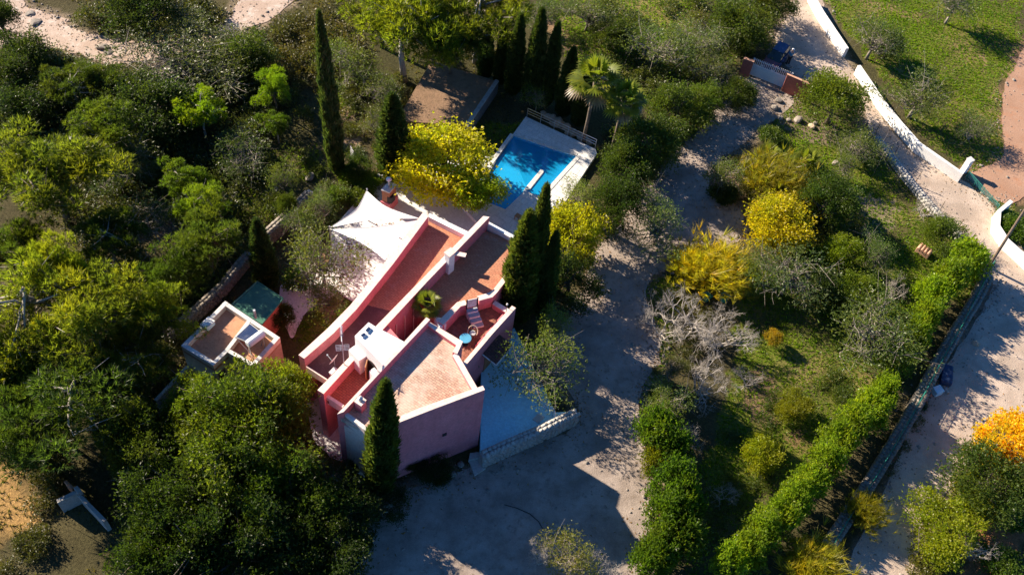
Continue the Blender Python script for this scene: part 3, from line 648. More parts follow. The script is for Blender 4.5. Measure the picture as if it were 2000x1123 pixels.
MB().prism([tuple((cdoor + wd * .5 + won * .03)[:2]), tuple((cdoor - wd * .5 + won * .03)[:2]), tuple((cdoor - wd * .5 - won * .1)[:2]), tuple((cdoor + wd * .5 - won * .1)[:2])], zc_ - .3, .92).build('door', WOOD, house)

# lower white terrace and its stone wall
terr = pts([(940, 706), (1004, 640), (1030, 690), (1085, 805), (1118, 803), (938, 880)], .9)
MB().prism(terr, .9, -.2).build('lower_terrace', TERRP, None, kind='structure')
def rock_mesh(name, seed, mat, sub=2, flat=.75, rough=.28):
    bm = bmesh.new(); bmesh.ops.create_icosphere(bm, subdivisions=sub, radius=1)
    for v in bm.verts:
        d = 1 + rough * mnoise.noise(v.co * 1.1 + Vector((seed, 0, 0))) + rough * .6 * mnoise.noise(v.co * 2.7 + Vector((0, seed, 0)))
        v.co = v.co * d; v.co.z *= flat
    me = D.meshes.new(name); bm.to_mesh(me); bm.free(); me.materials.append(mat); return me
CUBE_F = np.array([(0, 1, 3, 2), (4, 6, 7, 5), (0, 4, 5, 1), (2, 3, 7, 6), (0, 2, 6, 4), (1, 5, 7, 3)])
def stone_run(poly, h, thick, size, mat, core, name, label, zb=0.0, cat='wall', cap=True):
    """dry stone wall along ground points: dark core, faces and top laid with uneven stones"""
    P = [Vector((p[0], p[1], 0)) for p in poly]
    root = thing(name, label, cat, P[len(P) // 2] + Vector((0, 0, zb)))
    V = []; n_ = 0; core_m = MB(); rs = random.Random(len(label))
    for k in range(len(P) - 1):
        a, b = P[k], P[k + 1]; d = (b - a); L = d.length; d.normalize(); n = Vector((-d.y, d.x, 0))
        core_m.prism([tuple((a - n * thick * .42)[:2]), tuple((b - n * thick * .42)[:2]), tuple((b + n * thick * .42)[:2]), tuple((a + n * thick * .42)[:2])], zb + h - .06 + k * .0013, zb - .1)
        rows = max(1, int(h / (size * .75)))
        def put(c, sx, sy, sz, rz):
            M = Matrix.Rotation(math.atan2(d.y, d.x) + rz, 3, 'Z') @ Matrix.Rotation(rs.uniform(-.12, .12), 3, 'X') @ Matrix.Rotation(rs.uniform(-.12, .12), 3, 'Y')
            for x in (-1, 1):
                for y in (-1, 1):
                    for z in (-1, 1):
                        V.append(tuple(c + M @ Vector((x * sx * rs.uniform(.38, .5), y * sy * rs.uniform(.38, .5), z * sz * rs.uniform(.38, .5)))))
        for side in (-1, 1):
            for r in range(rows):
                t = rs.uniform(0, size)
                while t < L:
                    sx = size * rs.uniform(.7, 1.5)
                    put(a + d * (t + sx / 2) + n * side * thick * .42 + Vector((0, 0, zb + (r + .5) * h / rows)), sx * .95, size * .7, h / rows * .95, 0)
                    t += sx
        cols = max(2, int(thick / (size * .8)))
        for cidx in range(cols):
            t = rs.uniform(0, size)
            while t < L:
                sx = size * rs.uniform(.7, 1.5)
                put(a + d * (t + sx / 2) + n * ((cidx + .5) / cols - .5) * thick + Vector((0, 0, zb + h - .02)), sx * .95, thick / cols * .95, size * .5, rs.uniform(-.15, .15))
                t += sx
    V = np.array(V) - np.array(world_loc(root)); m = len(V) // 8
    F = (CUBE_F[None] + (np.arange(m) * 8)[:, None, None]).reshape(-1, 4)
    core_m.build('core', core, root)
    o = link('stonework', raw_mesh('stonework', V, F, mat), root); o['kind'] = 'stuff'
    return root
stone_run([P2(p, 1.45) for p in [(940, 889), (1000, 862), (1060, 836), (1122, 806)]], 1.5, .5, .30, STONEW, CONC, 'stone_wall', 'whitewashed stone wall edging the pale lower terrace below the purple house front')
rl2 = thing('terrace_railing', 'thin dark railing on the edge of the pale lower terrace', 'railing', U(1040, 775, .9))
for hz in (.35, .65, .95): MB().tube([U(1010, 762, .9) + Vector((0, 0, hz)), U(1079, 812, .9) + Vector((0, 0, hz))], .02, 5).build('bar', GALV, rl2)
for k in range(6):
    p = U(1010, 762, .9).lerp(U(1079, 812, .9), k / 5); MB().tube([p, p + Vector((0, 0, .95))], .025, 5).build('post', GALV, rl2)
hs = MB().prism(pts([(1040, 818), (1052, 806), (1064, 814), (1052, 826)], 1.0), 1.0, .9)
ho = thing('floor_hatch', 'square dark hatch with pale rim on the lower terrace corner', 'hatch', U(1052, 816, .9)); hs.build('rim', COPING, ho)
MB().prism(pts([(1043, 818), (1052, 808.6), (1061, 814.5), (1052, 823.5)], 1.03), 1.03, 1.002).build('lid', GALV, ho)

# ------------------------------------------------------------------ small cream house and green shed
ZS = 3.5
sh = thing('cream_house', 'small cream outbuilding with two sunken terracotta roof bays', 'house', U(450, 690, 0))
S = {k: P2(z5(*v), ZS) for k, v in dict(tl=(215, 622), tr=(560, 272), r=(990, 558), rb=(782, 790), j=(578, 672), f=(468, 778), dv=(770, 420)).items()}
def edge_wall(a, b, w_, zt, zb, nm='parapet', mat=CREAM, side=1):
    a, b = Vector(a), Vector(b); d = (b - a).normalized(); n = Vector((-d.y, d.x)) * side
    return strip_wall(nm, [tuple(a), tuple(b)], [tuple(a + n * w_), tuple(b + n * w_)], zt, zb, mat, COPING, sh, .07)
outl = [S['tl'], S['tr'], S['r'], S['rb'], S['j'], S['f']]
slab('roof', [S['tl'], S['tr'], S['dv'], S['j'], S['f']], ZS - .45, SMALLROOF, .25, sh); slab('roof', [S['dv'], S['r'], S['rb'], S['j']], ZS - .55, SMALLROOF, .2, sh)
MB().prism(outl, ZS - .76, 0).build('wall', CREAM, sh)
cen = Vector(mid(S['tl'], S['r']))
for a, b, ww in (('tl', 'tr', .28), ('tr', 'r', .28), ('r', 'rb', .28), ('rb', 'j', .26), ('j', 'dv', .25), ('j', 'f', .26), ('f', 'tl', .28)):
    A_, B_ = Vector(S[a]), Vector(S[b]); d = B_ - A_; n = Vector((-d.y, d.x)); sd = 1 if (cen - A_).dot(n) > 0 else -1
    if a == 'rb': sd = 1 if (Vector(S['dv']) - A_).dot(n) > 0 else -1
    o = edge_wall(S[a], S[b], ww, ZS + (.01 if a in ('tl', 'r', 'j') else 0), ZS - .76, side=sd)
MB().prism([S['r'], S['rb'], mid(S['rb'], S['j'], .02), mid(S['r'], S['tr'], .02)], ZS - .78, 0).build('wall', SALMON, sh)
fa, fb = Vector((*S['f'], 0)), Vector((*S['j'], 0))
wv = fa.lerp(fb, .35); fd = (fb - fa).normalized(); fn = Vector((fd.y, -fd.x, 0)); fn = fn if fn.y < 0 else -fn
wn_ = MB().box(wv + Vector((0, 0, 1.9)) + fn * .02, (.55, .1, .8), math.atan2(fd.y, fd.x)).build('window', POLEW, sh)
MB().box(wv + Vector((0, 0, 1.9)) + fn * .05, (.40, .1, .65), math.atan2(fd.y, fd.x)).build('pane', GLASS, wn_)
MB().tube([U(*z5(800, 405), ZS - .4), U(*z5(800, 405), ZS - .4) + Vector((0, 0, .9))], .09, 8).build('vent_pipe', GALV, sh)
tp = U(*z5(430, 470), ZS)
tk = thing('roof_box', 'pale blue grey box sitting on the left wall of the cream outbuilding', 'box', tp)
MB().box(tp + Vector((0, 0, .2)), (.75, .55, .4), math.radians(64)).build('body', BPAINT, tk, .03); MB().box(tp + Vector((0, 0, .42)), (.8, .6, .05), math.radians(64)).build('lid', COPING, tk, .01)
gs = thing('garden_shed', 'low shed under a flat green felt roof beside the cream outbuilding', 'shed', U(505, 620, 0))
gp = pts([z5(812, 122), z5(1015, 255), z5(848, 455), z5(612, 302)], 2.7)
MB().prism(gp, 2.7, 2.55).build('roof', GREENROOF, gs, .02)
gctr = (sum(p[0] for p in gp) / 4, sum(p[1] for p in gp) / 4)
MB().prism([mid(gctr, p, .93) for p in gp], 2.545, 0).build('wall', REDW, gs)
for a, b in ((0, 1), (1, 2), (3, 0)):
    MB().tube([(gp[a][0], gp[a][1], 2.72), (gp[b][0], gp[b][1], 2.72)], .06, 6).build('trim', GREENROOF, gs)
# solar water heater on the outbuilding
sw = thing('solar_water_heater', 'solar water heater with white tank and tilted dark panel on the outbuilding roof', 'water heater', U(*z5(720, 600), ZS - .55))
lo1, lo2 = U(*z5(640, 555), ZS + .05), U(*z5(755, 445), ZS + .05); hi1, hi2 = U(*z5(742, 600), ZS + 1.15), U(*z5(850, 520), ZS + 1.15)
pv = [lo1, lo2, hi2, hi1]; pn = (lo2 - lo1).cross(hi1 - lo1).normalized(); pn = pn if pn.z > 0 else -pn
MB().add(pv + [p - pn * .1 for p in pv], [(0, 1, 2, 3), (7, 6, 5, 4), (0, 4, 5, 1), (1, 5, 6, 2), (2, 6, 7, 3), (3, 7, 4, 0)]).build('panel_frame', STEEL, sw)
pc = (lo1 + lo2 + hi1 + hi2) / 4; q = [pc + (p - pc) * .92 + pn * .012 for p in pv]
MB().add(q, [(0, 1, 2, 3)]).build('collector', PVGLASS, sw)
td = (hi2 - hi1).normalized(); toff = Vector((0, 0, .18)) + Vector((.08, -.18, 0))
MB().tube([hi1 - td * .1 + toff, hi1 - td * .04 + toff, hi2 + td * .04 + toff, hi2 + td * .1 + toff], [.2, .27, .27, .2], 14).build('tank', WPAINT, sw, smooth=False)
for p, in ((hi1,), (hi2,)):
    f_ = Vector((p.x + .1, p.y - .25, ZS - .55)); MB().tube([p + toff - Vector((0, 0, .15)), f_], .03, 6).build('leg', STEEL, sw)
    MB().tube([p + toff - Vector((0, 0, .15)), Vector((p.x - .25, p.y + .1, ZS - .55))], .025, 6).build('leg', STEEL, sw)
dp = U(*z5(775, 700), ZS - .5); MB().tube([lo1, dp], .035, 6).build('pipe', STEEL, sw)
# walkway walls left of the outbuilding
def low_wall(pxs, h, thick, mat, cap, name, label, z=0):
    P = [Vector(P2(p, h)) for p in pxs]; L_, R_ = [], []
    for k, p in enumerate(P):
        d = (P[min(k + 1, len(P) - 1)] - P[max(k - 1, 0)]).normalized(); n = Vector((-d.y, d.x)) * thick / 2
        L_.append(tuple(p + n)); R_.append(tuple(p - n))
    c = P[len(P) // 2]; r = thing(name, label, 'wall', Vector((c.x, c.y, 0)))
    strip_wall('wall', L_, R_, h, -.1, mat, cap, r, .07); return r
low_wall([(366, 715), (335, 748), (304, 781)], 1.3, .22, CONC, COPING, 'garden_wall', 'narrow grey wall running down from the cream outbuilding')
arch_c = U(380, 722, 2.0)
bt = thing('buttress', 'curved cream buttress leaning against the outbuilding wall', 'buttress', U(382, 738, 0))
prof = [(0, 0), (1.1, 0), (.75, .5), (.4, 1.2), (.1, 2.2), (0, 2.2)]; bq = MB(); dq = Vector((-.9, -.45, 0)).normalized(); dn2 = Vector((dq.y, -dq.x, 0)) * .14; o3 = Vector((*S['f'], 0)).lerp(Vector((*S['tl'], 0)), .12)
a_ = [o3 + dq * x + dn2 + Vector((0, 0, z)) for x, z in prof]; b2 = [o3 + dq * x - dn2 + Vector((0, 0, z)) for x, z in prof]
bq.add(a_ + b2, [tuple(range(6))[::-1], tuple(range(6, 12))] + [(i, (i + 1) % 6, 6 + (i + 1) % 6, 6 + i) for i in range(6)]); bq.build('body', CREAM, bt)

# ------------------------------------------------------------------ shade sails, barbecue, deck things
def sail(name, corners, sag, label, n=14):
    A, B, Cc = [Vector(c) for c in corners]; ctr = (A + B + Cc) / 3
    bm = bmesh.new(); grid = {}
    for i in range(n + 1):
        for j in range(n + 1 - i):
            k = n - i - j; u, v, w_ = i / n, j / n, k / n
            p = A * u + B * v + Cc * w_
            pull = sag * 4 * (u * v * (1 - w_) + v * w_ * (1 - u) + u * w_ * (1 - v)) * (1 - 3.2 * min(u, v, w_) * .8)
            p = p + (ctr - p) * pull; p.z += -.25 * 27 * u * v * w_ * .5
            grid[(i, j)] = bm.verts.new(p - ctr)
    for i in range(n):
        for j in range(n - i):
            bm.faces.new((grid[(i, j)], grid[(i + 1, j)], grid[(i, j + 1)]))
            if i + j < n - 1: bm.faces.new((grid[(i + 1, j)], grid[(i + 1, j + 1)], grid[(i, j + 1)]))
    for f in bm.faces: f.smooth = True
    me = D.meshes.new(name); bm.to_mesh(me); bm.free(); me.materials.append(SAIL)
    r = thing(name, label, 'shade sail', ctr); link('cloth', me, r)
    e = MB(); 
    for a, b in ((A, B), (B, Cc), (Cc, A)):
        pl = []
        for t in range(9):
            u = t / 8; p = a.lerp(b, u); p = p + (ctr - p) * (sag * 4 * u * (1 - u)); pl.append(p + Vector((0, 0, .01)))
        e.tube(pl, .018, 5)
    e.build('hem', WPAINT, r); return r
L0 = U(644, 445, 2.9)
sail('shade_sail', (U(716, 373, 3.4), L0, U(818, 427, 4.4)), .30, 'upper white triangular shade sail, nearest the barbecue chimney')
sail('shade_sail', (L0 + Vector((.05, -.12, 0)), U(820, 430, 4.4), U(752, 508, 4.3)), .20, 'lower white triangular shade sail stretched to the long pink wall')
for (p, nm, lb) in ((L0, 'sail_post', 'grey steel post holding the shared left corner of both sails'), (U(717, 372, 3.5), 'sail_post', 'grey steel post holding the top corner of the upper sail')):
    t_ = thing(nm, lb, 'post', Vector((p.x, p.y, 0))); MB().tube([(p.x, p.y, 0), (p.x, p.y, p.z + .15)], .05, 8).build('pole', GALV, t_); MB().lathe([(.07, 0), (.03, .06)], (p.x, p.y, p.z + .15), 8).build('cap', GALV, t_)
bq_ = thing('barbecue', 'brick barbecue with pale chimney and round metal cowl beside the sails', 'barbecue', U(758, 396, 0))
tq = pts([z6(432, 662), z6(480, 612), z6(530, 630), z6(485, 680)], 2.1)
MB().prism(tq, 2.1, .9).build('chimney_stack', BRICKR, bq_, .02); ct_ = (sum(p[0] for p in tq) / 4, sum(p[1] for p in tq) / 4)
MB().prism([mid(ct_, p, 1.1) for p in tq], 2.2, 2.102).build('coping', COPING, bq_)
MB().prism([mid(ct_, p, 1.25) for p in tq], .9, 0).build('base', PINK, bq_, .02)
MB().prism([tuple(Vector(mid(ct_, p, .55)) + Vector((.22, -.30))) for p in tq], 1.6, .95).build('firebox', DARKR, bq_)
MB().tube([(ct_[0], ct_[1], 2.2), (ct_[0], ct_[1], 3.0)], .08, 8).build('flue', GALV, bq_); MB().lathe([(.1, 0), (.22, .12), (.22, .22), (.1, .34), (.02, .36)], (ct_[0], ct_[1], 2.9), 12).build('cowl', WPAINT, bq_, smooth=True)
def table4(name, label, c, sx, sy, h, mat, rz, group=None, cat='table'):
    r = thing(name, label, cat, c, group); R3 = Matrix.Rotation(rz, 3, 'Z')
    MB().box(Vector(c) + Vector((0, 0, h - .03)), (sx, sy, .05), rz).build('tabletop', mat, r, .008)
    for x in (-1, 1):
        for y in (-1, 1):
            p = Vector(c) + R3 @ Vector((x * (sx / 2 - .05), y * (sy / 2 - .05), 0)); MB().box(p + Vector((0, 0, (h - .06) / 2)), (.05, .05, h - .06), rz).build('leg', mat, r)
    return r
table4('side_table', 'small square orange brown wooden table on the white pool deck', U(1011, 428, ZD), .45, .42, .42, WOOD, HA)
pp = thing('deck_pillar', 'short white pillar on the deck edge behind the cypress pair', 'pillar', U(1048, 436, ZD))
MB().prism(pts([(1043, 417), (1051, 413), (1053, 436), (1044, 440)], 1.2), 1.2, ZD).build('shaft', WHITE, pp, .02); MB().prism(pts([(1042, 416), (1052, 412), (1054, 437), (1043, 441)], 1.28), 1.28, 1.203).build('cap', COPING, pp)
wg = thing('white_gate', 'narrow white upright gate panel between the two dark cypresses left of the pool', 'gate', U(688, 318, 0))
for k in range(4): 
    p = U(687 + k * 1.6, 318 + k * 3.0, 0); MB().box(p + Vector((0, 0, .95)), (.07, .05, 1.8), .4).build('slat', WPAINT, wg)
for zz in (.3, 1.6):
    a_, b_2 = U(686.5, 317, 0), U(692.5, 328, 0); MB().tube([a_ + Vector((0, 0, zz)), b_2 + Vector((0, 0, zz))], .025, 5).build('rail', WPAINT, wg)

# ------------------------------------------------------------------ roof things
def ac_unit():
    c = U(*zS(652, 395), ZP2); r = thing('air_conditioner', 'white outdoor air conditioning unit on the small red tiled roof', 'air conditioner', c)
    rz = HA; MB().box(c + Vector((0, 0, .48)), (.95, .36, .72), rz).build('casing', WPAINT, r, .03)
    R3 = Matrix.Rotation(rz, 3, 'Z'); fw = R3 @ Vector((-.16, -.185, .48)); m_ = MB()
    ax = R3 @ Vector((0, -1, 0)); m_.tube([c + fw, c + fw + ax * .03], .26, 16); m_.build('fan_grille', BLACK, r)
    for k in (-.3, -.15, 0, .15, .3): MB().box(c + fw + Vector((0, 0, k * .8)) + ax * .04, (.46 - abs(k) * .5, .015, .015), rz).build('grille_bar', WPAINT, r)
    for x in (-.35, .35): MB().box(c + R3 @ Vector((x, 0, .06)), (.08, .4, .12), rz).build('foot', BLACK, r)
    MB().tube([c + R3 @ Vector((.47, .1, .4)), c + R3 @ Vector((.75, .15, .45)), c + R3 @ Vector((1.05, .3, .05)), c + R3 @ Vector((1.2, .7, .03))], .035, 6).build('pipe', WPAINT, r)
ac_unit()
def antenna():
    c = U(*zS(474, 435), ZA); c = Vector((*P2(zS(470, 365), ZA), ZA)); r = thing('television_antenna', 'tall white television antenna with a square grid on the middle pink wall', 'antenna', c)
    MB().tube([c, c + Vector((0, 0, 3.4))], .035, 6).build('mast', GALV, r)
    top = c + Vector((0, 0, 3.2)); R3 = Matrix.Rotation(.25, 3, 'Z')
    MB().tube([top + R3 @ Vector((0, .7, .1)), top + R3 @ Vector((0, -.4, -.05))], .03, 5).build('boom', WPAINT, r)
    for k in range(9):
        p = top + R3 @ Vector((0, .65 - k * .09, .1)); MB().tube([p - R3 @ Vector((.1, 0, 0)), p + R3 @ Vector((.1, 0, 0))], .014, 4).build('element', WPAINT, r)
    gz = c + Vector((0, 0, 1.9))
    for k in range(5):
        MB().tube([gz + R3 @ Vector((-.4, 0, -.3 + k * .15)), gz + R3 @ Vector((.4, 0, -.3 + k * .15))], .014, 4).build('grid_bar', WPAINT, r)
    for x in (-.4, -.13, .13, .4): MB().tube([gz + R3 @ Vector((x, 0, -.3)), gz + R3 @ Vector((x, 0, .3))], .014, 4).build('grid_bar', WPAINT, r)
antenna()
def dish():
    c = U(*zS(378, 388), ZR1); r = thing('satellite_dish', 'white satellite dish seen edge on above the dark felt roof', 'satellite dish', c)
    MB().tube([c, c + Vector((0, 0, .75))], .035, 6).build('mast', GALV, r)
    ax = Vector((-.86, .38, .34)).normalized(); u = ax.cross(Vector((0, 0, 1))).normalized(); v = u.cross(ax); o = c + Vector((0, 0, .8)); vs_ = [o]; fs_ = []
    for i in range(1, 5):
        for j in range(16):
            t = 2 * math.pi * j / 16; rr_ = .42 * i / 4; vs_.append(o + (u * math.cos(t) + v * math.sin(t) * 1.1) * rr_ + ax * (.35 * (rr_ ** 2)))
    for j in range(16): fs_.append((0, 1 + j, 1 + (j + 1) % 16))
    for i in range(3):
        for j in range(16): fs_.append((1 + i * 16 + j, 1 + (i + 1) * 16 + j, 1 + (i + 1) * 16 + (j + 1) % 16, 1 + i * 16 + (j + 1) % 16))
    MB().add(vs_, fs_).build('reflector', WPAINT, r, smooth=True)
    MB().tube([o - v * .35, o + ax * .5 - v * .1], .018, 5).build('arm', GALV, r); MB().box(o + ax * .52 - v * .1, (.09, .09, .12)).build('feed_horn', GALV, r)
dish()
jb = U(*zS(362, 450), ZR1); j_ = thing('junction_box', 'small white box beside the middle pink wall on the dark roof', 'box', jb); MB().box(jb + Vector((0, 0, .13)), (.5, .22, .26), math.radians(62)).build('body', WPAINT, j_, .01); MB().box(jb + Vector((0, 0, .28)), (.54, .26, .03), math.radians(62)).build('lid', WPAINT, j_)
tb = U(*zT(425, 785), ZT + .1); tb = Vector((*P2(zT(425, 780), ZT + .7), ZT))
rt = thing('round_table', 'round blue topped table on the roof terrace', 'table', tb)
MB().lathe([(.02, .66), (.38, .66), (.40, .68), (.40, .70), (.36, .705), (.02, .70)], tb, 18).build('tabletop', BLUEP, rt)
MB().tube([tb + Vector((0, 0, .02)), tb + Vector((0, 0, .66))], .035, 8).build('pedestal', BLACK, rt); MB().lathe([(.24, 0), (.2, .03), (.03, .05)], tb, 12).build('foot', BLACK, rt)
cc = Vector((*P2(zT(545, 690), ZT + .45), ZT)); wc = thing('wicker_chair', 'round backed brown wicker chair beside the blue table on the roof terrace', 'chair', cc)
WICK = noisy('brown_wicker', (.16, .09, .05), (.24, .15, .09), 3, 30, .8, .5, .01)
MB().lathe([(.02, .40), (.28, .40), (.30, .43), (.28, .46), (.02, .45)], cc, 14).build('seat', WICK, wc)
MB().lathe([(.02, .46), (.2, .47), (.22, .50), (.02, .53)], cc + Vector((0, -.04, 0)), 12).build('cushion', COPING, wc)
MB().tube([cc + Vector((.34 * math.cos(t), .34 * math.sin(t), .62 + .2 * math.sin(t))) for t in [math.radians(a) for a in range(-30, 211, 20)]], .035, 6).build('back_rim', noisy('pale_cane', (.45, .33, .24), (.55, .42, .32), 3, 30, .8, .3, .01), wc)
for a in range(-30, 211, 24):
    t = math.radians(a); MB().tube([cc + Vector((.28 * math.cos(t), .28 * math.sin(t), .44)), cc + Vector((.34 * math.cos(t), .34 * math.sin(t), .62 + .2 * math.sin(t)))], .02, 5).build('slat', WICK, wc)
for a in (45, 135, 225, 315):
    t = math.radians(a); MB().tube([cc + Vector((.26 * math.cos(t), .26 * math.sin(t), 0)), cc + Vector((.2 * math.cos(t), .2 * math.sin(t), .41))], .025, 6).build('leg', WICK, wc)
lp = Vector((*P2(zT(1112, 330), 4.15), 4.15)); tl_ = thing('terrace_lamp', 'thin dark lamp post on the low rear wall of the roof terrace', 'lamp', lp)
MB().tube([lp, lp + Vector((0, 0, .75))], .022, 6).build('pole', BLACK, tl_); MB().lathe([(.05, 0), (.08, .06), (.06, .14), (.01, .16)], lp + Vector((0, 0, .74)), 10).build('lantern', COPING, tl_)
cbp = U(*zW(1190, 440), 1.0); cbm = thing('metal_trolley', 'shiny metal trolley in the shaded courtyard under the palm', 'trolley', Vector((cbp.x, cbp.y, 0)))
for hz in (.35, .8): MB().box(Vector((cbp.x, cbp.y, hz)), (.9, .5, .04), .9).build('shelf', STEEL, cbm)
for x in (-.4, .4):
    for y in (-.2, .2):
        p = Matrix.Rotation(.9, 3, 'Z') @ Vector((x, y, 0)); MB().tube([(cbp.x + p.x, cbp.y + p.y, 0), (cbp.x + p.x, cbp.y + p.y, .85)], .02, 5).build('leg', STEEL, cbm)
#@@PART2
# ------------------------------------------------------------------ foliage
def unit(v): return v / (np.linalg.norm(v, axis=-1, keepdims=True) + 1e-9)
def rvec(r, n): return unit(r.normal(size=(n, 3)))
def leaf_tris(r, Cn, N, ln, wd, var=.35, droop=0.0):
    """one small triangle per leaf at Cn, facing N"""
    n = len(Cn); t = unit(np.cross(N, rvec(r, n))); s = np.cross(N, t)
    L = ln * (1 + var * r.uniform(-1, 1, n))[:, None]; W = wd * (1 + var * r.uniform(-1, 1, n))[:, None]
    t = t.copy(); t[:, 2] -= droop; t = unit(t)
    V = np.stack([Cn - t * L * .5 - s * W * .5, Cn - t * L * .3 + s * W * .5, Cn + t * L * .6], 1).reshape(-1, 3)
    return V, np.arange(3 * n).reshape(-1, 3)
def limb_lobes(r, n, rx, rz, limbs):
    """bough centres strung along a few limbs of uneven length"""
    a = np.linspace(0, 2 * np.pi, limbs, False) + r.normal(size=limbs) * .35; e = r.uniform(-.25, 1.2, limbs); L = r.uniform(.6, 1.15, limbs)
    D = np.stack([np.cos(a) * np.cos(e), np.sin(a) * np.cos(e), np.sin(e)], 1) * L[:, None]; k = r.integers(0, limbs, n); t_ = r.uniform(.3, 1.0, n) ** .7
    return (D[k] * t_[:, None] + r.normal(size=(n, 3)) * (.16 + .10 * (1 - t_))[:, None]) * np.array([rx, rx, rz])
def lobed(r, rx, rz, zc, lobes, lobe_r, n, ln, wd, low=-.35, spread=.8, droop=0.0, sub=7, fuzz=.34, k=3, limbs=0):
    """crown built of boughs, each splitting into small leafy sprigs; ragged outline, gaps between boughs"""
    d = rvec(r, lobes * 5); d = d[d[:, 2] > low][:lobes]
    Lc = d * (r.uniform(.2, 1, len(d)) ** .5)[:, None] * spread * np.array([rx, rx, rz]); Lr = lobe_r * r.uniform(.55, 1.35, len(d)); cl = r.uniform(0, 1, len(d))
    if limbs: Lc = limb_lobes(r, len(d), rx, rz, limbs)
    o = unit(Lc)
    sd = unit(rvec(r, len(d) * sub).reshape(len(d), sub, 3) + o[:, None] * .7 + np.array([0, 0, .2]))
    S = (Lc[:, None] + sd * (Lr[:, None] * r.uniform(.45, 1.15, (len(d), sub)))[..., None]).reshape(-1, 3); sc_ = (cl[:, None] * .7 + .3 * r.random((len(d), sub))).ravel()
    sr = np.repeat(Lr, sub) * fuzz; m = n // k
    q = r.choice(len(S), m, p=sr ** 1.5 / (sr ** 1.5).sum()); g_ = r.normal(size=(m, 3)); Pn = S[q] + g_ * sr[q][:, None] * np.array([1, 1, .8]) + np.array([0, 0, zc])
    Pn[:, 2] = np.maximum(Pn[:, 2], .05)
    up = unit(unit(g_) * .5 + o[q // sub] * .7 + np.array([0, 0, .35 - droop]))
    V, F = tufts2(r, Pn, up, k, ln, wd)
    return V, F, np.repeat(np.clip(sc_[q] + .1 * r.normal(size=m), 0, 1), k), Lc + np.array([0, 0, zc])
def tufts2(r, Pn, up, k, ln, wd):
    """sprigs: k pointed leaves opening from each twig end"""
    n = len(Pn); Q = np.repeat(Pn, k, 0); B = np.repeat(up, k, 0); d = unit(B + rvec(r, n * k) * .95); s = unit(np.cross(d, rvec(r, n * k) + np.array([0, 0, .6])))
    L = ln * r.uniform(.6, 1.3, n * k)[:, None]; m = Q + d * L * .45
    V = np.stack([Q, m - s * wd * .5, Q + d * L], 1); V2 = m + s * wd * .5
    V = np.concatenate([V, V2[:, None]], 1).reshape(-1, 3); b = np.arange(n * k) * 4
    return V, np.stack([b, b + 1, b + 2, b + 3], 1)
def tufts(r, Pn, up, k, ln, wd, spread=.8):
    """needle or blade bunches: k thin triangles fanning from each point"""
    n = len(Pn); Q = np.repeat(Pn, k, 0); B = np.repeat(up, k, 0)
    d = unit(B + rvec(r, n * k) * spread); s = unit(np.cross(d, rvec(r, n * k)))
    L = ln * r.uniform(.6, 1.25, n * k)[:, None]
    V = np.stack([Q - s * wd * .5, Q + s * wd * .5, Q + d * L], 1).reshape(-1, 3)
    return V, np.arange(3 * n * k).reshape(-1, 3)
def wood(r, base_h, Lc, r0, kinks=4, twigs=2, bend=.25, start=.35):
    """trunk and limbs reaching into the leaf clumps"""
    m = MB(); top = Vector((0, 0, base_h)); zs_ = [0, .35, .7, 1]
    tp_ = [Vector((r.normal() * .05 * base_h * z, r.normal() * .05 * base_h * z, base_h * z - .08 * (z == 0))) for z in zs_]
    m.tube(tp_, [r0 * 1.3, r0, r0 * .85, r0 * .6], 7)
    for c in Lc:
        s_ = tp_[1].lerp(tp_[3], r.uniform(start, 1)); c = Vector(c); p = [s_]
        for k in range(1, kinks):
            q = s_.lerp(c, k / (kinks - 1)); q += Vector(r.normal(size=3)) * bend * (c - s_).length * .25 * (k < kinks - 1); p.append(q)
        m.tube(p, [r0 * .5 * (1 - .8 * k / (kinks - 1)) for k in range(kinks)], 5, False)
        for _ in range(twigs):
            a = p[-2].lerp(p[-1], r.uniform(0, 1)); b = a + Vector(r.normal(size=3)) * .3 * (c - s_).length
            m.tube([a, a.lerp(b, .5) + Vector(r.normal(size=3)) * .05, b], [r0 * .16, r0 * .1, r0 * .05], 4, False)
    return m
def bare(r, h, spread, r0, depth=5, split=3, up=.35):
    """leafless tree grown limb by limb"""
    m = MB()
    def grow(p, d, L, rad, lv):
        q = [p]; dd = d.copy()
        for k in range(3):
            dd = (dd + Vector(r.normal(size=3)) * .22 + Vector((0, 0, .05))).normalized(); q.append(q[-1] + dd * (L / 3))
        m.tube(q, [rad, rad * .88, rad * .76, rad * .62], 5 if lv > 2 else 3, False)
        if lv == 0: return
        for i in range(split if lv > 1 else split + 1):
            t = r.uniform(.45, 1) if i else 1.0; s_ = q[0].lerp(q[3], t) if t < 1 else q[3]
            nd = (dd + Vector(r.normal(size=3)) * spread + Vector((0, 0, up * .3))).normalized()
            grow(s_, nd, L * r.uniform(.6, .82), rad * .56, lv - 1)
    for i in range(4):
        a = 2 * math.pi * (i + r.uniform(-.3, .3)) / 4
        grow(Vector((0, 0, .1)), Vector((math.cos(a) * .7, math.sin(a) * .7, .8)).normalized(), h * .38, r0, depth - 1)
    m.tube([(0, 0, -.1), (0, 0, .25)], [r0 * 1.7, r0 * 1.4], 7)
    return m
def wood_mesh(m, name, mat):
    me = m.mesh(name); me.materials.append(mat)
    for p in me.polygons: p.use_smooth = True
    return me

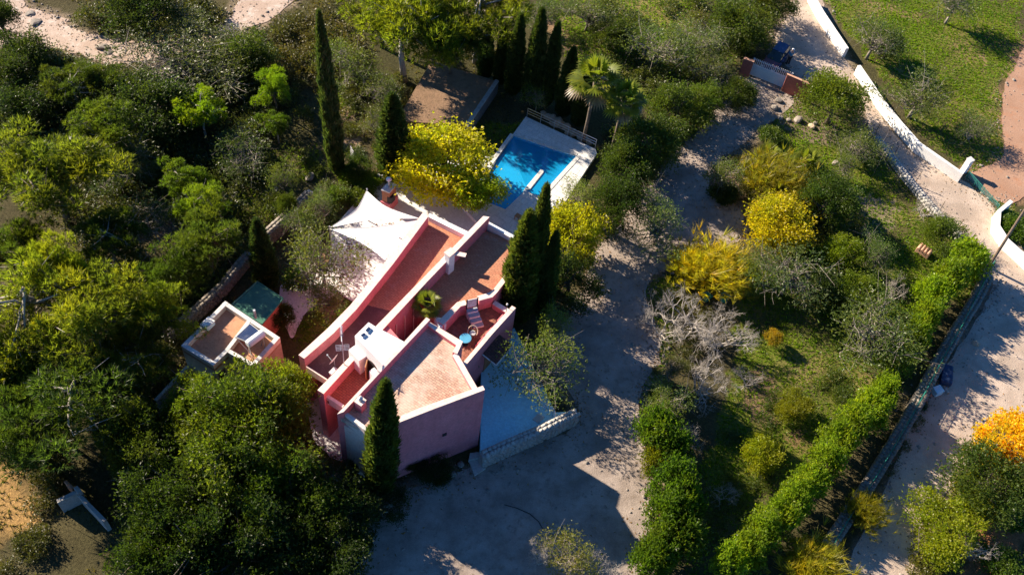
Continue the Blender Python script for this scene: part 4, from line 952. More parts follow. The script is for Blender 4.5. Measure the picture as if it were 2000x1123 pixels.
ASSET = {}     # kind -> list of (crown mesh, wood mesh or None, nominal radius, nominal height, crown centre height)
def reg(kind, crown, trunk, R, H, zc): ASSET.setdefault(kind, []).append((crown, trunk, R, H, zc))
for s in range(4):                                       # Aleppo pine: loose layered needle clumps
    r = np.random.default_rng(100 + s); R, H = 4.2, 8.0
    d = np.zeros((50, 3)); Lc = limb_lobes(r, 50, 3.9, 3.1, 11); Lc = Lc[Lc[:, 2] > -2.6]; d = Lc; Lc = Lc + np.array([0, 0, 4.5]); Lr = r.uniform(.5, 1.2, len(d)); cl = r.random(len(d))
    n = 3400; k = r.choice(len(d), n, p=Lr ** 2 / (Lr ** 2).sum()); dd = unit(rvec(r, n) + np.array([0, 0, .45]))
    Pn = Lc[k] + dd * (Lr[k] * (1 - .5 * r.random(n) ** 1.4))[:, None] * np.array([1.05, 1.05, .62])
    V, F = tufts(r, Pn, unit(dd + np.array([0, 0, .5])), 7, .42, .06, .75)
    reg('pine', raw_mesh('pine_crown', V, F, L_PINE, np.repeat(np.clip(cl[k] * .7 + .3 * r.random(n), 0, 1), 7)), wood_mesh(wood(r, 6.3, Lc[:26], .2, 4, 2), 'pine_trunk', BARKP if s % 2 else BARK), R, H, 4.6)
for s in range(4):                                       # dense dark broadleaf (carob)
    r = np.random.default_rng(200 + s); R, H = 3.4, 6.2
    V, F, c, Lc = lobed(r, 3.0, 2.7, 3.0, 48, 1.0, 21000, .21, .09, limbs=0 if s < 2 else 12)
    reg('carob', raw_mesh('carob_crown', V, F, L_BROAD, c), wood_mesh(wood(r, 3.6, Lc[:18], .22, 4, 1), 'carob_trunk', BARK), R, H, 3.0)
for s in range(4):                                       # large leafy tree with long drooping leaves
    r = np.random.default_rng(250 + s); R, H = 5.0, 7.5
    V, F, c, Lc = lobed(r, 4.5, 3.2, 3.6, 95, 1.0, 42000, .27, .09, droop=.35, limbs=13)
    reg('bigtree', raw_mesh('leafy_crown', V, F, L_BROAD, c), wood_mesh(wood(r, 4.2, Lc[:30], .28, 4, 2), 'leafy_trunk', BARK), R, H, 3.6)
for s in range(4):                                       # hedge bush
    r = np.random.default_rng(300 + s); R, H = 1.7, 2.6
    V, F, c, Lc = lobed(r, 1.4, 1.1, 1.25, 30, .55, 7500, .20, .09, -.6)
    reg('hedge', raw_mesh('hedge_foliage', V, F, L_HEDGE, c), wood_mesh(wood(r, 1.2, Lc[:10], .07, 3, 0), 'hedge_stems', BARK), R, H, 1.3)
for s in range(5):                                       # olive: open crown, limbs show through
    r = np.random.default_rng(400 + s); R, H = 2.7, 4.6
    V, F, c, Lc = lobed(r, 2.4, 1.7, 2.8, 40, .75, 6000, .19, .055, -.3, fuzz=.42, limbs=8)
    reg('olive', raw_mesh('olive_crown', V, F, L_OLIVE, c), wood_mesh(wood(r, 2.3, Lc, .13, 5, 5, .6), 'olive_trunk', BARKM), R, H, 2.8)
for s in range(3):                                       # yellow mimosa
    r = np.random.default_rng(500 + s); R, H = 3.2, 6.0
    V, F, c, Lc = lobed(r, 2.8, 2.4, 3.5, 80, .85, 22000, .24, .11, fuzz=.36, limbs=0 if s == 0 else 14)
    reg('mimosa', raw_mesh('mimosa_crown', V, F, L_MIM, c), wood_mesh(wood(r, 3.2, Lc[:26], .16, 4, 2), 'mimosa_trunk', BARK), R, H, 3.5)
for s in range(2):
    r = np.random.default_rng(550 + s); R, H = 3.0, 6.0
    V, F, c, Lc = lobed(r, 2.6, 2.3, 3.3, 50, .75, 13000, .23, .12)
    reg('golden', raw_mesh('golden_crown', V, F, L_GOLD, c), wood_mesh(wood(r, 3.2, Lc[:26], .16, 4, 2), 'golden_trunk', BARK), R, H, 3.3)
for s in range(3):                                       # wispy broom: long fine stems sweeping up and out
    r = np.random.default_rng(600 + s); R, H = 2.2, 3.6
    n = 850; d = unit(rvec(r, n) * np.array([1, 1, .35]) + np.array([0, 0, .75])); B = r.normal(size=(n, 3)) * np.array([.85, .85, .0]) + np.array([0, 0, .7])
    B[:, 2] += r.uniform(0, 1.6, n); cl = r.random(n)
    V, F = tufts(r, B + d * .35, d, 12, .85, .05, .45)
    reg('broom', raw_mesh('broom_stems', V, F, L_WISP, np.repeat(cl, 12)), wood_mesh(wood(r, 1.2, (B + d)[:14], .06, 3, 0), 'broom_trunk', BARK), R, H, 1.9)
for s in range(4):                                       # bare winter trees
    r = np.random.default_rng(700 + s); H = 3.9
    reg('bare', None, wood_mesh(bare(r, H, .62, .085, 6, 3), 'bare_branches', BARKP), 2.3, H, 2.5)
SCR = []
for s in range(5):                                       # thin scrub
    r = np.random.default_rng(800 + s)
    V, F, c, Lc = lobed(r, 1.2, .75, .85, 18, .5, 900, .26, .09, -.5, fuzz=.45)
    SCR.append((V, F, c))
for s in range(4):                                       # cypress column
    r = np.random.default_rng(900 + s); R, H = 1.0, 10.0; n = 15000
    t = r.random(n) ** .85; prof = np.interp(t, [0, .06, .2, .5, .75, .9, 1], [.55, .85, 1, .88, .62, .34, .03]); a = r.uniform(0, 2 * np.pi, n)
    lump = 1 + .22 * np.sin(a * 3 + t * 17 + s) * np.sin(t * 43 + s * 2) + .15 * r.normal(size=n)
    rad = prof * R * np.clip(lump, .5, 1.35) * (1 - .3 * r.random(n) ** 2)
    Pn = np.stack([rad * np.cos(a), rad * np.sin(a), .25 + t * (H - .3)], 1); o_ = np.stack([np.cos(a), np.sin(a), np.full(n, .1)], 1)
    V, F = tufts(r, Pn, unit(o_ * .55 + np.array([0, 0, 1.0])), 1, .42, .15, .4)
    c = np.clip(.5 + .3 * np.sin(a * 5 + t * 29) + .2 * r.normal(size=n), 0, 1)
    cm = MB(); cm.lathe([(.45, .3), (.72, 2), (.6, 5), (.4, 7.5), (.12, 9.2)], (0, 0, 0), 9)
    core = np.array(cm.v); cf_ = []
    for q in cm.f:
        for i_ in range(1, len(q) - 1): cf_.append((q[0], q[i_], q[i_ + 1]))
    V = np.concatenate([V, core]); F = np.concatenate([F, np.array(cf_) + 3 * n]); c = np.concatenate([c, np.zeros(len(cf_))])
    tm = MB(); tm.tube([(0, 0, -.1), (0, 0, .6)], [.16, .13], 7)
    reg('cypress', raw_mesh('cypress_crown', V, F, L_CYP, c), wood_mesh(tm, 'cypress_trunk', BARK), R, H, 5.0)
def fan_palm(r, nf, fl, trunk_h, tr, name):
    """fan palm: pleated leaves on arching stalks, dead skirt below"""
    V, F, cl = [], [], []; DV, DF = [], []; st = MB()
    for i in range(nf):
        az = i * 2.399 + r.normal() * .15; el = math.radians(78 - 105 * (i / nf) ** .9 + r.normal() * 6); dead = i > nf * .86
        d = np.array([math.cos(az) * math.cos(el), math.sin(az) * math.cos(el), math.sin(el)]); base = np.array([0, 0, trunk_h])
        hub = base + d * fl * .55 + np.array([0, 0, -.10 * fl * (i / nf)])
        st.tube([base, base + d * fl * .3 + np.array([0, 0, .05]), hub], [.022 * fl, .016 * fl, .01 * fl], 4, False)
        s = np.cross(d, [0, 0, 1]); s = s / (np.linalg.norm(s) + 1e-6); n_ = np.cross(s, d)
        for k in range(17):
            a = math.radians(-100 + 200 * k / 16); u = d * math.cos(a) + s * math.sin(a); L = fl * (.62 - .16 * abs(a) / 1.75) * r.uniform(.9, 1.08)
            w_ = np.cross(u, n_) * fl * .045; tip = hub + u * L + np.array([0, 0, -.16 * L - (.12 * L if el < 0 else 0)]); m_ = hub + u * L * .6 + n_ * .015 * fl
            tv, tf_ = (DV, DF) if dead else (V, F)
            b = len(tv); tv += [hub, m_ - w_, m_ + w_, tip]; tf_ += [(b, b + 1, b + 2), (b + 2, b + 1, b + 3)]
            if not dead: cl += [r.random() * .6 + .2] * 2
    tk_ = MB(); tk_.tube([(0, 0, -.1), (.03, .02, trunk_h * .4), (0, 0, trunk_h)], [tr * 1.15, tr * .9, tr], 9)
    return raw_mesh(name + '_fronds', V, F, L_PALM, cl), wood_mesh(tk_, name + '_trunk', BARK), raw_mesh(name + '_skirt', DV, DF, L_DEADP), wood_mesh(st, name + '_stalks', L_PALM)

def plant(kind, x, y, sx, sz, rot, label, cat, group=None, tint=(1, 1, 1), var=0, name=None, simple=False, lean=(0, 0)):
    a = ASSET[kind][var % len(ASSET[kind])]; nm = name or {'carob': 'carob_tree', 'olive': 'olive_tree', 'mimosa': 'mimosa_tree', 'golden': 'golden_tree', 'pine': 'pine_tree', 'cypress': 'cypress_tree', 'hedge': 'hedge_bush', 'broom': 'broom_bush', 'bare': 'bare_tree', 'scrub': 'scrub_bush'}[kind]
    bush = kind in ('hedge', 'broom', 'scrub')
    if simple or (kind == 'bare'):
        o = link(nm, a[0] or a[1], None, (x, y, -.03)); o.scale = (sx, sx, sz); o.rotation_euler = (lean[0], lean[1], rot); o.color = (*tint, 1); return tag(o, label, cat, group)
    o = thing(nm, label, cat, (x, y, -.03), group); o.scale = (sx, sx, sz); o.rotation_euler = (lean[0], lean[1], rot)
    if a[1] is not None: link('stems' if bush else 'trunk', a[1], o)
    if a[0] is not None: c = link('foliage' if bush else 'crown', a[0], o); c.color = (*tint, 1)
    return o
cnt = {}
def veg(kind, cx, cy, wpx, h, label, tint=(1, 1, 1), cat=None, group=None, name=None, simple=False, zf=None):
    """a plant whose crown is centred where the photograph shows it"""
    var = cnt.get(kind, 0); cnt[kind] = var + 1; a = ASSET[kind][var % len(ASSET[kind])]
    zc = a[4] / a[3] * h; p = U(cx, cy, zc); dist = UD(cx, cy, zc); R = wpx / F_PX * dist / 2
    cat = cat or {'hedge': 'bush', 'broom': 'bush', 'scrub': 'bush'}.get(kind, 'tree')
    rr = random.Random(cx * 31 + cy)
    return plant(kind, p.x, p.y, R / a[2] * 1.04, h / a[3], rr.uniform(0, 6.28), label, cat, group, tint, var, name, simple)
def cyp(tip, base, wpx, label, tint=(1, 1, 1), group=None, lean=0):
    b = U(*base, 0); best = min((abs(PR((b.x, b.y, h))[1] - tip[1]), h) for h in np.arange(1.5, 26, .1))[1]
    R = wpx / F_PX * UD(*base, 0) / 2; var = cnt.get('cypress', 0); cnt['cypress'] = var + 1
    return plant('cypress', b.x, b.y, R / 1.12, best / 10.0, 0 if lean else random.Random(base[0]).uniform(0, 6.28), label, 'tree', group, tint, var, lean=(0, lean))
Y_, D_, B_g = (1.5, 1.25, .8), (.55, .65, .7), (1.0, 1.25, .8)
# --- pines
for a in [
    (95, 350, 235, 8.5, 'large yellow green pine at the left edge, uppermost of the three on that edge', (1.7, 1.45, 1)),
    (60, 610, 260, 9.0, 'broad bright yellow green pine at the left edge, middle one of the three there', (2.3, 1.85, 1)),
    (185, 640, 200, 8.0, 'yellow green pine just right of the broad bright pine at the left edge', (1.8, 1.5, 1)),
    (150, 770, 270, 7.5, 'dull dark green pine below the broad bright pine at the left edge', (.8, .9, .9)),
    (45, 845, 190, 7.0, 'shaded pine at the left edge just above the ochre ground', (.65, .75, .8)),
    (255, 720, 150, 6.0, 'olive brown pine left of the walkway wall of the cream outbuilding', (.9, .85, .8)),
    (310, 620, 130, 6.0, 'bright young pine on the slope left of the cream outbuilding roof', (1.8, 1.6, .9)),
    (790, 55, 220, 10.0, 'big yellow green pine with pale trunk above the brown raised plot', (2.1, 1.75, .9)),
    (880, 85, 140, 7.5, 'dark blue green pine leaning over the top edge of the brown plot', (.6, .75, .9)),
    (935, 25, 200, 9.5, 'pine at the top edge just right of the big yellow green pine', (1.6, 1.35, .8)),
    (745, 10, 160, 8.0, 'pine crown cut by the top edge above the big yellow green pine', (1.9, 1.6, .9)),
    (395, 400, 110, 5.5, 'bright green pine on the grassy slope above the shaded gully', (1.6, 1.6, .8)),
    (400, 480, 150, 6.5, 'sparse pine with a pale leaning trunk behind the green shed', (.95, .95, .9)),
    (392, 222, 88, 5.0, 'small vivid green pine standing alone in the dark scrub', (2.0, 2.1, .7)),
    (535, 178, 72, 4.2, 'small vivid green pine left of the tallest slim cypress', (1.7, 1.9, .7)),
    (540, 248, 62, 3.2, 'very small green pine below the other small pine left of the tallest cypress', (1.0, 1.15, .7)),
    (210, 262, 130, 5.5, 'rounded pine on the dark slope right of the uppermost left edge pine', (1.1, 1.1, .9)),
    (140, 172, 100, 4.5, 'brownish pine below the stony dirt track', (.75, .75, .8)),
    (195, 160, 80, 4.0, 'soft grey green pine just under the bend of the dirt track', (.85, .85, .9)),
    (360, 360, 90, 4.5, 'green pine sapling right of the uppermost left edge pine', (1.1, 1.2, .8)),
    (20, 500, 140, 7.0, 'pine at the left edge between the uppermost and the broad bright pine', (.9, .9, .8)),
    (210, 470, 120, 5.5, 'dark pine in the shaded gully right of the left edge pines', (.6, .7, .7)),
    (330, 545, 120, 5.0, 'dim pine above the bright young pine on the outbuilding slope', (.7, .8, .7)),
    (10, 740, 150, 7.0, 'olive green pine at the left edge under the broad bright pine', (.9, .9, .7)),
    (130, 540, 110, 8.5, 'bright topped pine rising behind the broad bright pine', (2.2, 1.8, .9)),
]: veg('pine', *a[:5], tuple(q * v for q, v in zip(a[5], (.66, .76, .9))), name='pine_tree')
# --- cypresses
cyp((620, 30), (660, 342), 32, 'tallest slim dark cypress standing left of the patio', (.9, .95, 1), lean=-.028)
cyp((744, 185), (768, 345), 56, 'thick dark cypress just left of the yellow mimosa', (.9, .95, 1))
cyp((497, 430), (524, 562), 42, 'slim cypress standing behind the green shed roof', (.8, .9, 1))
cyp((1070, 366), (1026, 612), 42, 'tallest of the three cypresses by the right side of the pink house', (1.35, 1.2, 1))
cyp((1032, 418), (1003, 624), 62, 'broad cypress nearest the right roof of the pink house', (1.5, 1.35, 1))
cyp((1090, 455), (1056, 618), 36, 'shortest of the three cypresses by the right side of the pink house', (1.1, 1.1, 1))
cyp((753, 745), (741, 958), 56, 'pointed dark cypress in front of the purple house front', (1.1, 1.1, 1), lean=.045)
row = [((938, 60), (946, 150), 30), ((970, 55), (975, 165), 26), ((1000, 30), (1000, 185), 32), ((1036, 20), (1035, 200), 36), ((1068, 45), (1066, 205), 30), ((1096, 95), (1098, 225), 34), ((1128, 125), (1128, 245), 30)]
od = ['first', 'second', 'third', 'fourth', 'fifth', 'sixth', 'seventh', 'eighth', 'ninth', 'tenth', 'eleventh', 'twelfth', 'thirteenth', 'fourteenth']
for k, (t, b, w_) in enumerate(row): cyp(t, b, w_, od[k] + ' cypress from the left in the dark row behind the pool railing', (.9, .95, .9), 'cypress row behind the pool')
# --- yellow and golden trees
veg('mimosa', 866, 322, 188, 5.0, 'large bright yellow mimosa over the patio between the sails and the pool', (1.0, 1.0, 1), name='mimosa_tree')
veg('mimosa', 925, 378, 100, 3.8, 'greener lower bough of mimosa leaning over the pool edge', (.55, .75, 1), name='mimosa_tree')
veg('mimosa', 1122, 458, 112, 5.0, 'yellow mimosa right of the cypress trio', (.72, .74, 1), name='mimosa_tree')
veg('olive', 1128, 388, 74, 3.6, 'pale green airy tree between the pool and the yellow mimosa by the driveway', (1.3, 1.5, 1.0))
veg('golden', 1968, 868, 125, 5.5, 'vivid orange yellow autumn tree at the right edge', (1, 1, 1))
veg('mimosa', 1522, 440, 128, 4.0, 'vivid yellow mimosa in the garden right of the driveway', (1.0, .92, 1))
veg('broom', 1402, 522, 130, 3.4, 'wispy yellow green broom at the driveway edge above the bare trees', (2.1, 1.75, .9))
veg('broom', 1352, 520, 80, 3.0, 'smaller wispy yellow green broom left of the large driveway broom', (2.1, 1.8, .9))
veg('broom', 1510, 345, 115, 3.6, 'olive gold broom between the small palms', (1.25, 1.1, .9))
veg('broom', 1560, 380, 90, 3.0, 'brownish gold broom above the vivid yellow mimosa', (1.1, .9, .7))
veg('broom', 1592, 1115, 130, 3.0, 'soft yellow green broom at the bottom edge beside the long stone wall', (1.5, 1.35, .8))
veg('broom', 1692, 1000, 70, 2.4, 'olive broom pushing through the wire fence by the road', (1.1, 1.0, .7))
veg('mimosa', 1850, 1030, 120, 2.6, 'yellow green bush on the road verge at the bottom right', (.55, .68, 1.1), cat='bush', name='verge_bush')
veg('mimosa', 1900, 962, 70, 2.2, 'small yellow bush below the orange yellow autumn tree', (.7, .78, 1.2), cat='bush', name='verge_bush')
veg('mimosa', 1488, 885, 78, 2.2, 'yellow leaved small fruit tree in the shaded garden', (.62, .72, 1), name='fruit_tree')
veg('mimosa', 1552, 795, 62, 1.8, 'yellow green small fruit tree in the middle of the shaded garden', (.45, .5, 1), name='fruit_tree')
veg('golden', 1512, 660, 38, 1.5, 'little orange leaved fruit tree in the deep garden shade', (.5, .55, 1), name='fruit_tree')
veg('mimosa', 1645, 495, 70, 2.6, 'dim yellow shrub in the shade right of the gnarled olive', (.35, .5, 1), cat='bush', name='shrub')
# --- dense dark trees
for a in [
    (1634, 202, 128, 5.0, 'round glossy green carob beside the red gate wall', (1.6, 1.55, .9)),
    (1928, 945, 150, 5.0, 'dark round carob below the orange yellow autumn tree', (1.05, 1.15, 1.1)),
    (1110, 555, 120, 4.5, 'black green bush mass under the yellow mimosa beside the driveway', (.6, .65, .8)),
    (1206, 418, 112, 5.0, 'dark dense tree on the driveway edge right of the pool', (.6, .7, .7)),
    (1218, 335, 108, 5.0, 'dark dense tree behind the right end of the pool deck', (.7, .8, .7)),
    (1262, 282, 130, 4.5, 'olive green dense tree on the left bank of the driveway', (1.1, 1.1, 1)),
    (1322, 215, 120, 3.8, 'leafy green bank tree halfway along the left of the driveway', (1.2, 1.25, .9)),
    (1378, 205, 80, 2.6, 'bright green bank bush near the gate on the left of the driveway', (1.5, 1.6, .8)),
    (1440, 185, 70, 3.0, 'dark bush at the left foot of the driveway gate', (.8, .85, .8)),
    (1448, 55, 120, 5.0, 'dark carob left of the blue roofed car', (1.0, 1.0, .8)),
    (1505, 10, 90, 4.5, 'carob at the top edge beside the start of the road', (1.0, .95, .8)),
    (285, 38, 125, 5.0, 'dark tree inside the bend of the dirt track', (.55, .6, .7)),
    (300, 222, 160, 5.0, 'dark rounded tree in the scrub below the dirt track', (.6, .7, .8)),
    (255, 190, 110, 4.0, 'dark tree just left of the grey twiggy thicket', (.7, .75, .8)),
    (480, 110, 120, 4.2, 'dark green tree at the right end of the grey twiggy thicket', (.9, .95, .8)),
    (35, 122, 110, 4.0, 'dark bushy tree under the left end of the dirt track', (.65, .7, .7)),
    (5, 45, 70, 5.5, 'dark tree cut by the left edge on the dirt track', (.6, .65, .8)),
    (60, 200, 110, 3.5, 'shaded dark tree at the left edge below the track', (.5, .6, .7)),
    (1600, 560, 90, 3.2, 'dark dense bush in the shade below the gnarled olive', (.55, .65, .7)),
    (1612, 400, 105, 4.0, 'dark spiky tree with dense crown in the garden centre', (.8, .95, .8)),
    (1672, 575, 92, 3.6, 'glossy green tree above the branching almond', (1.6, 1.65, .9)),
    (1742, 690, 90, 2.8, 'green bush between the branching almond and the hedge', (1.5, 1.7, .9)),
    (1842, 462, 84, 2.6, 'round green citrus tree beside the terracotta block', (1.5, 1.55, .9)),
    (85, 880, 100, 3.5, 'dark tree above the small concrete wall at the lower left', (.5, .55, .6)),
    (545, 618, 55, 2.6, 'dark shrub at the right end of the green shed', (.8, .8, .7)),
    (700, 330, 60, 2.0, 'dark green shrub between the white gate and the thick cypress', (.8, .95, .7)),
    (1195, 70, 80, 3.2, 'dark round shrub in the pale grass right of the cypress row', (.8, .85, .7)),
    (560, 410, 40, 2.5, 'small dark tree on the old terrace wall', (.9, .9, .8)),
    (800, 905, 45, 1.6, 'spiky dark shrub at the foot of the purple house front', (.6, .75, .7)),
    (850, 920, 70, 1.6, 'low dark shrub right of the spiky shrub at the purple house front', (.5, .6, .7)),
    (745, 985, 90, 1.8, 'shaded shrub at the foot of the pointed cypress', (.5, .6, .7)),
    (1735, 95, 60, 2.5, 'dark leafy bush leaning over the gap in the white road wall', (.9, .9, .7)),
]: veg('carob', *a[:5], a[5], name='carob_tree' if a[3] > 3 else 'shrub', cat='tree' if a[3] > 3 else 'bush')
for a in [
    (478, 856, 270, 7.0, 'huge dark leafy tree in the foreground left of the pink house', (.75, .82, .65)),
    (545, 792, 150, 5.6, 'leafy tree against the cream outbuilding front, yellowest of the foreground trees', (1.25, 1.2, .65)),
    (385, 965, 215, 6.5, 'shade darkened tree at the lower left beside the concrete wall', (.33, .42, .55)),  # here and in the bottom edge trees, big tree's shade is put into tint
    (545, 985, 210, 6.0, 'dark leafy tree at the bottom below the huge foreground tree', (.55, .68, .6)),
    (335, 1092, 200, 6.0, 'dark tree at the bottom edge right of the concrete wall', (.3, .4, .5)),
    (470, 1085, 240, 6.0, 'shade darkened tree at the bottom edge below the foreground trees', (.3, .4, .55)),
    (640, 1060, 190, 5.0, 'shade darkened tree at the bottom edge beside the dark forecourt', (.28, .36, .5)),
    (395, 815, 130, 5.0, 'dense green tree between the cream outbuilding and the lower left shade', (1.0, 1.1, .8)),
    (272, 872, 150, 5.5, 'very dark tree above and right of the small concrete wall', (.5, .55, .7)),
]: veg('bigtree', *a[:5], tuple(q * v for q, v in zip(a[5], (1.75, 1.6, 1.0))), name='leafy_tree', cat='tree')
# --- open olives, almonds and twiggy trees
for a in [
    (628, 512, 150, 4.4, 'large open olive shading the white patio', (1.0, .95, .8)),
    (640, 592, 85, 3.4, 'olive with pale limbs beside the small lawn', (.9, .9, .8)),
    (630, 410, 66, 3.0, 'silvery grey olive left of the upper shade sail', (.95, 1.0, 1.3)),
    (590, 440, 80, 3.0, 'small olive above the old stone terrace wall', (.8, .85, .8)),
    (550, 348, 56, 3.2, 'grey green upright tree on the grassy slope left of the tallest cypress', (.95, .95, .9)),
    (1062, 722, 150, 4.4, 'open crowned olive beside the pale lower terrace', (1.15, 1.2, .9)),
    (1080, 640, 70, 4.2, 'upper bough of olive rising above the lower terrace olive', (1.1, 1.2, .9)),
    (1290, 440, 125, 3.8, 'dark spreading olive standing in the driveway', (.9, 1.0, 1.0)),
    (1410, 345, 80, 3.2, 'thin olive on the bank between driveway and broom', (.9, .9, .7)),
    (1545, 535, 155, 4.0, 'gnarled grey olive with many pale limbs right of the wispy broom', (.85, .9, 1.0)),
    (1462, 520, 70, 2.8, 'small olive between the wispy broom and the gnarled olive', (1.0, 1.05, .8)),
    (1708, 655, 175, 4.2, 'branching almond with pale limbs beside the hedge', (.95, 1.0, .8)),
    (1718, 500, 75, 3.0, 'feathery grey green tree in the shade left of the terracotta block', (.8, .95, .9)),
    (1795, 195, 125, 3.6, 'grey olive right of the middle of the white road wall', (.95, .95, .8)),
    (1710, 78, 100, 3.8, 'dark olive growing over the gap in the white road wall', (.75, .8, .7)),
    (1868, 5, 80, 4.2, 'olive with pale trunk at the top of the green field', (.8, .85, .8)),
    (1905, 250, 75, 2.4, 'faint grey bush by the edge of the red dirt field', (.8, .85, .7)),
    (1672, 292, 90, 3.0, 'olive just below the round carob near the low road wall', (1.0, 1.0, .8)),
    (1300, 790, 105, 3.4, 'half bare olive at the driveway edge below the bare trees', (1.0, 1.05, .9)),
    (1288, 95, 135, 3.8, 'grey green open tree on the pale grass slope', (.95, 1.0, .9)),
    (1372, 85, 115, 3.6, 'silvery open tree right of the grey green slope tree', (.9, .9, 1.2)),
    (1385, 130, 90, 3.2, 'grey tree with two pale trunks leaning near the driveway gate', (.9, .85, .9)),
    (1150, 25, 100, 3.4, 'olive at the top edge above the rock heap', (.85, .85, .8)),
    (1440, 30, 90, 3.2, 'open tree at the top edge left of the dark carob', (.9, .95, .8)),
    (1060, 30, 80, 2.8, 'sparse tree at the top above the cypress row', (.7, .8, .7)),
    (335, 135, 220, 3.8, 'big grey twiggy thicket below the dirt track', (.75, .72, .8)),
    (425, 120, 170, 3.6, 'grey twiggy thicket right of the big twiggy thicket', (.8, .75, .8)),
    (380, 65, 130, 3.0, 'thorny scrub tree inside the bend of the track', (.7, .68, .6)),
    (690, 130, 110, 3.2, 'olive green tree right of the tallest cypress tip', (1.0, 1.0, .7)),
    (735, 175, 90, 3.0, 'grey green tree above the thick cypress', (.8, .8, .7)),
    (655, 110, 70, 2.6, 'light green tree touching the tallest cypress', (1.1, 1.15, .7)),
    (745, 235, 80, 2.6, 'olive scrub tree left of the brown raised plot', (.9, .85, .7)),
    (1310, 720, 70, 2.6, 'purple grey twiggy bush left of the fan shaped bare tree', (.7, .6, .7)),
    (645, 930, 110, 3.0, 'brown grey half dead tree left of the pointed cypress', (.7, .55, .6)),
    (1105, 1092, 115, 3.0, 'straw coloured twiggy tree at the bottom edge of the forecourt', (1.5, 1.2, .7)),
    (1050, 190, 50, 2.6, 'thin green tree at the pool railing left end', (1.2, 1.4, .7)),
    (505, 815, 110, 5.6, 'grey green boughs before the cream outbuilding front', (1.0, 1.05, .9)),
    (1655, 325, 60, 2.4, 'small leaning olive with pale trunk on the sunny lawn', (.95, 1.0, .7)),
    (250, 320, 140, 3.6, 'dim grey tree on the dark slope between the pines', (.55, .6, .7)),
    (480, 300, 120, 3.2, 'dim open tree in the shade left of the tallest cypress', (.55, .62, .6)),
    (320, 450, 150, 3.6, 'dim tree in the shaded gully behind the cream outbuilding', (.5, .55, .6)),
]: veg('olive', *a[:5], (a[5][0] * .95, a[5][1] * 1.12, a[5][2] * .8))
# --- bare trees
for a in [
    (1345, 610, 130, 3.8, 'tangled bare pale tree at the driveway edge under the wispy broom'),
    (1405, 640, 120, 3.8, 'spreading bare pale tree right of the tangled bare tree'),
    (1300, 625, 90, 3.0, 'bushy bare tree nearest the driveway'),
    (1375, 735, 115, 3.6, 'fan shaped bare white tree above the dark garden'),
    (1338, 872, 85, 2.6, 'bare pale branches over the driveway hedge bushes'),
    (1465, 738, 55, 1.6, 'small bare bush alone in the dark garden'),
    (1420, 962, 48, 1.4, 'smallest bare shrub in the dark garden near the bottom'),
    (1060, 1075, 70, 3.4, 'bare whitish branches left of the straw coloured twiggy tree'),
    (1172, 1100, 70, 2.4, 'bare twigs right of the straw coloured twiggy tree'),
    (1888, 1060, 95, 2.6, 'bare grey tangle beside the dark round carob at the lower right'),
    (1770, 640, 60, 2.2, 'bare pale limb beside the branching almond'),
    (1745, 560, 60, 2.4, 'bare grey twigs right of the glossy green tree'),
    (340, 775, 75, 2.8, 'bare white twigs beside the walkway wall of the cream outbuilding'),
    (1812, 400, 55, 2.2, 'bare crooked sapling at the low stone road wall'),
    (1905, 465, 45, 1.8, 'bare bush by the low stone road wall near the pole'),
    (1400, 160, 50, 2.6, 'bare twigs on the leaning grey tree near the gate'),
    (330, 160, 120, 3.2, 'bare grey branches within the big twiggy thicket'),
    (430, 90, 110, 3.0, 'bare grey branches at the right of the twiggy thicket'),
]: veg('bare', *a[:5], name='bare_tree' if a[3] > 2 else 'bare_bush', cat='tree' if a[3] > 2 else 'bush')
# --- hedges
hd = [(1900, 512, 78), (1868, 548, 74), (1836, 580, 70), (1818, 620, 62), (1800, 655, 58), (1735, 770, 62), (1712, 800, 80), (1680, 828, 76), (1652, 862, 72), (1625, 905, 74), (1595, 945, 74), (1568, 978, 76), (1535, 1010, 78), (1500, 1045, 80), (1470, 1078, 78), (1435, 1105, 78)]
for k, (x, y, w_) in enumerate(hd):
    lb = (od[k] + ' bright hedge bush down from the utility pole, above the gap in the hedge') if k < 5 else ('bright hedge bush in the lower hedge by the stone wall, ' + od[k - 5] + ' below the gap')
    v_ = random.Random(k).uniform(.9, 1.25); veg('hedge', x - 12, y - 4, w_ * .92, 3.6, lb, (1.6 * v_, 1.45 * v_, .9), group='bright hedge along the long stone wall')
hl = [(1285, 845, 90, 4.2, (1.0, 1.1, .8)), (1310, 880, 85, 3.8, (.85, 1.0, .8)), (1282, 900, 60, 3.2, (1.6, 1.1, .6)), (1312, 950, 95, 4.2, (.95, 1.1, .8)), (1338, 990, 75, 4.0, (.9, 1.05, .8)), (1305, 1010, 90, 4.2, (.95, 1.05, .8)), (1325, 1050, 95, 4.2, (1.0, 1.05, .8)), (1290, 1075, 85, 4.0, (.95, 1.0, .8)), (1270, 1105, 85, 4.0, (.95, 1.05, .8))]
for k, (x, y, w_, h, t) in enumerate(hl): veg('hedge', x, y, w_, h, od[k] + ' green hedge bush from the bare trees down the right edge of the forecourt', tuple(v * .8 for v in t), group='hedge along the forecourt')
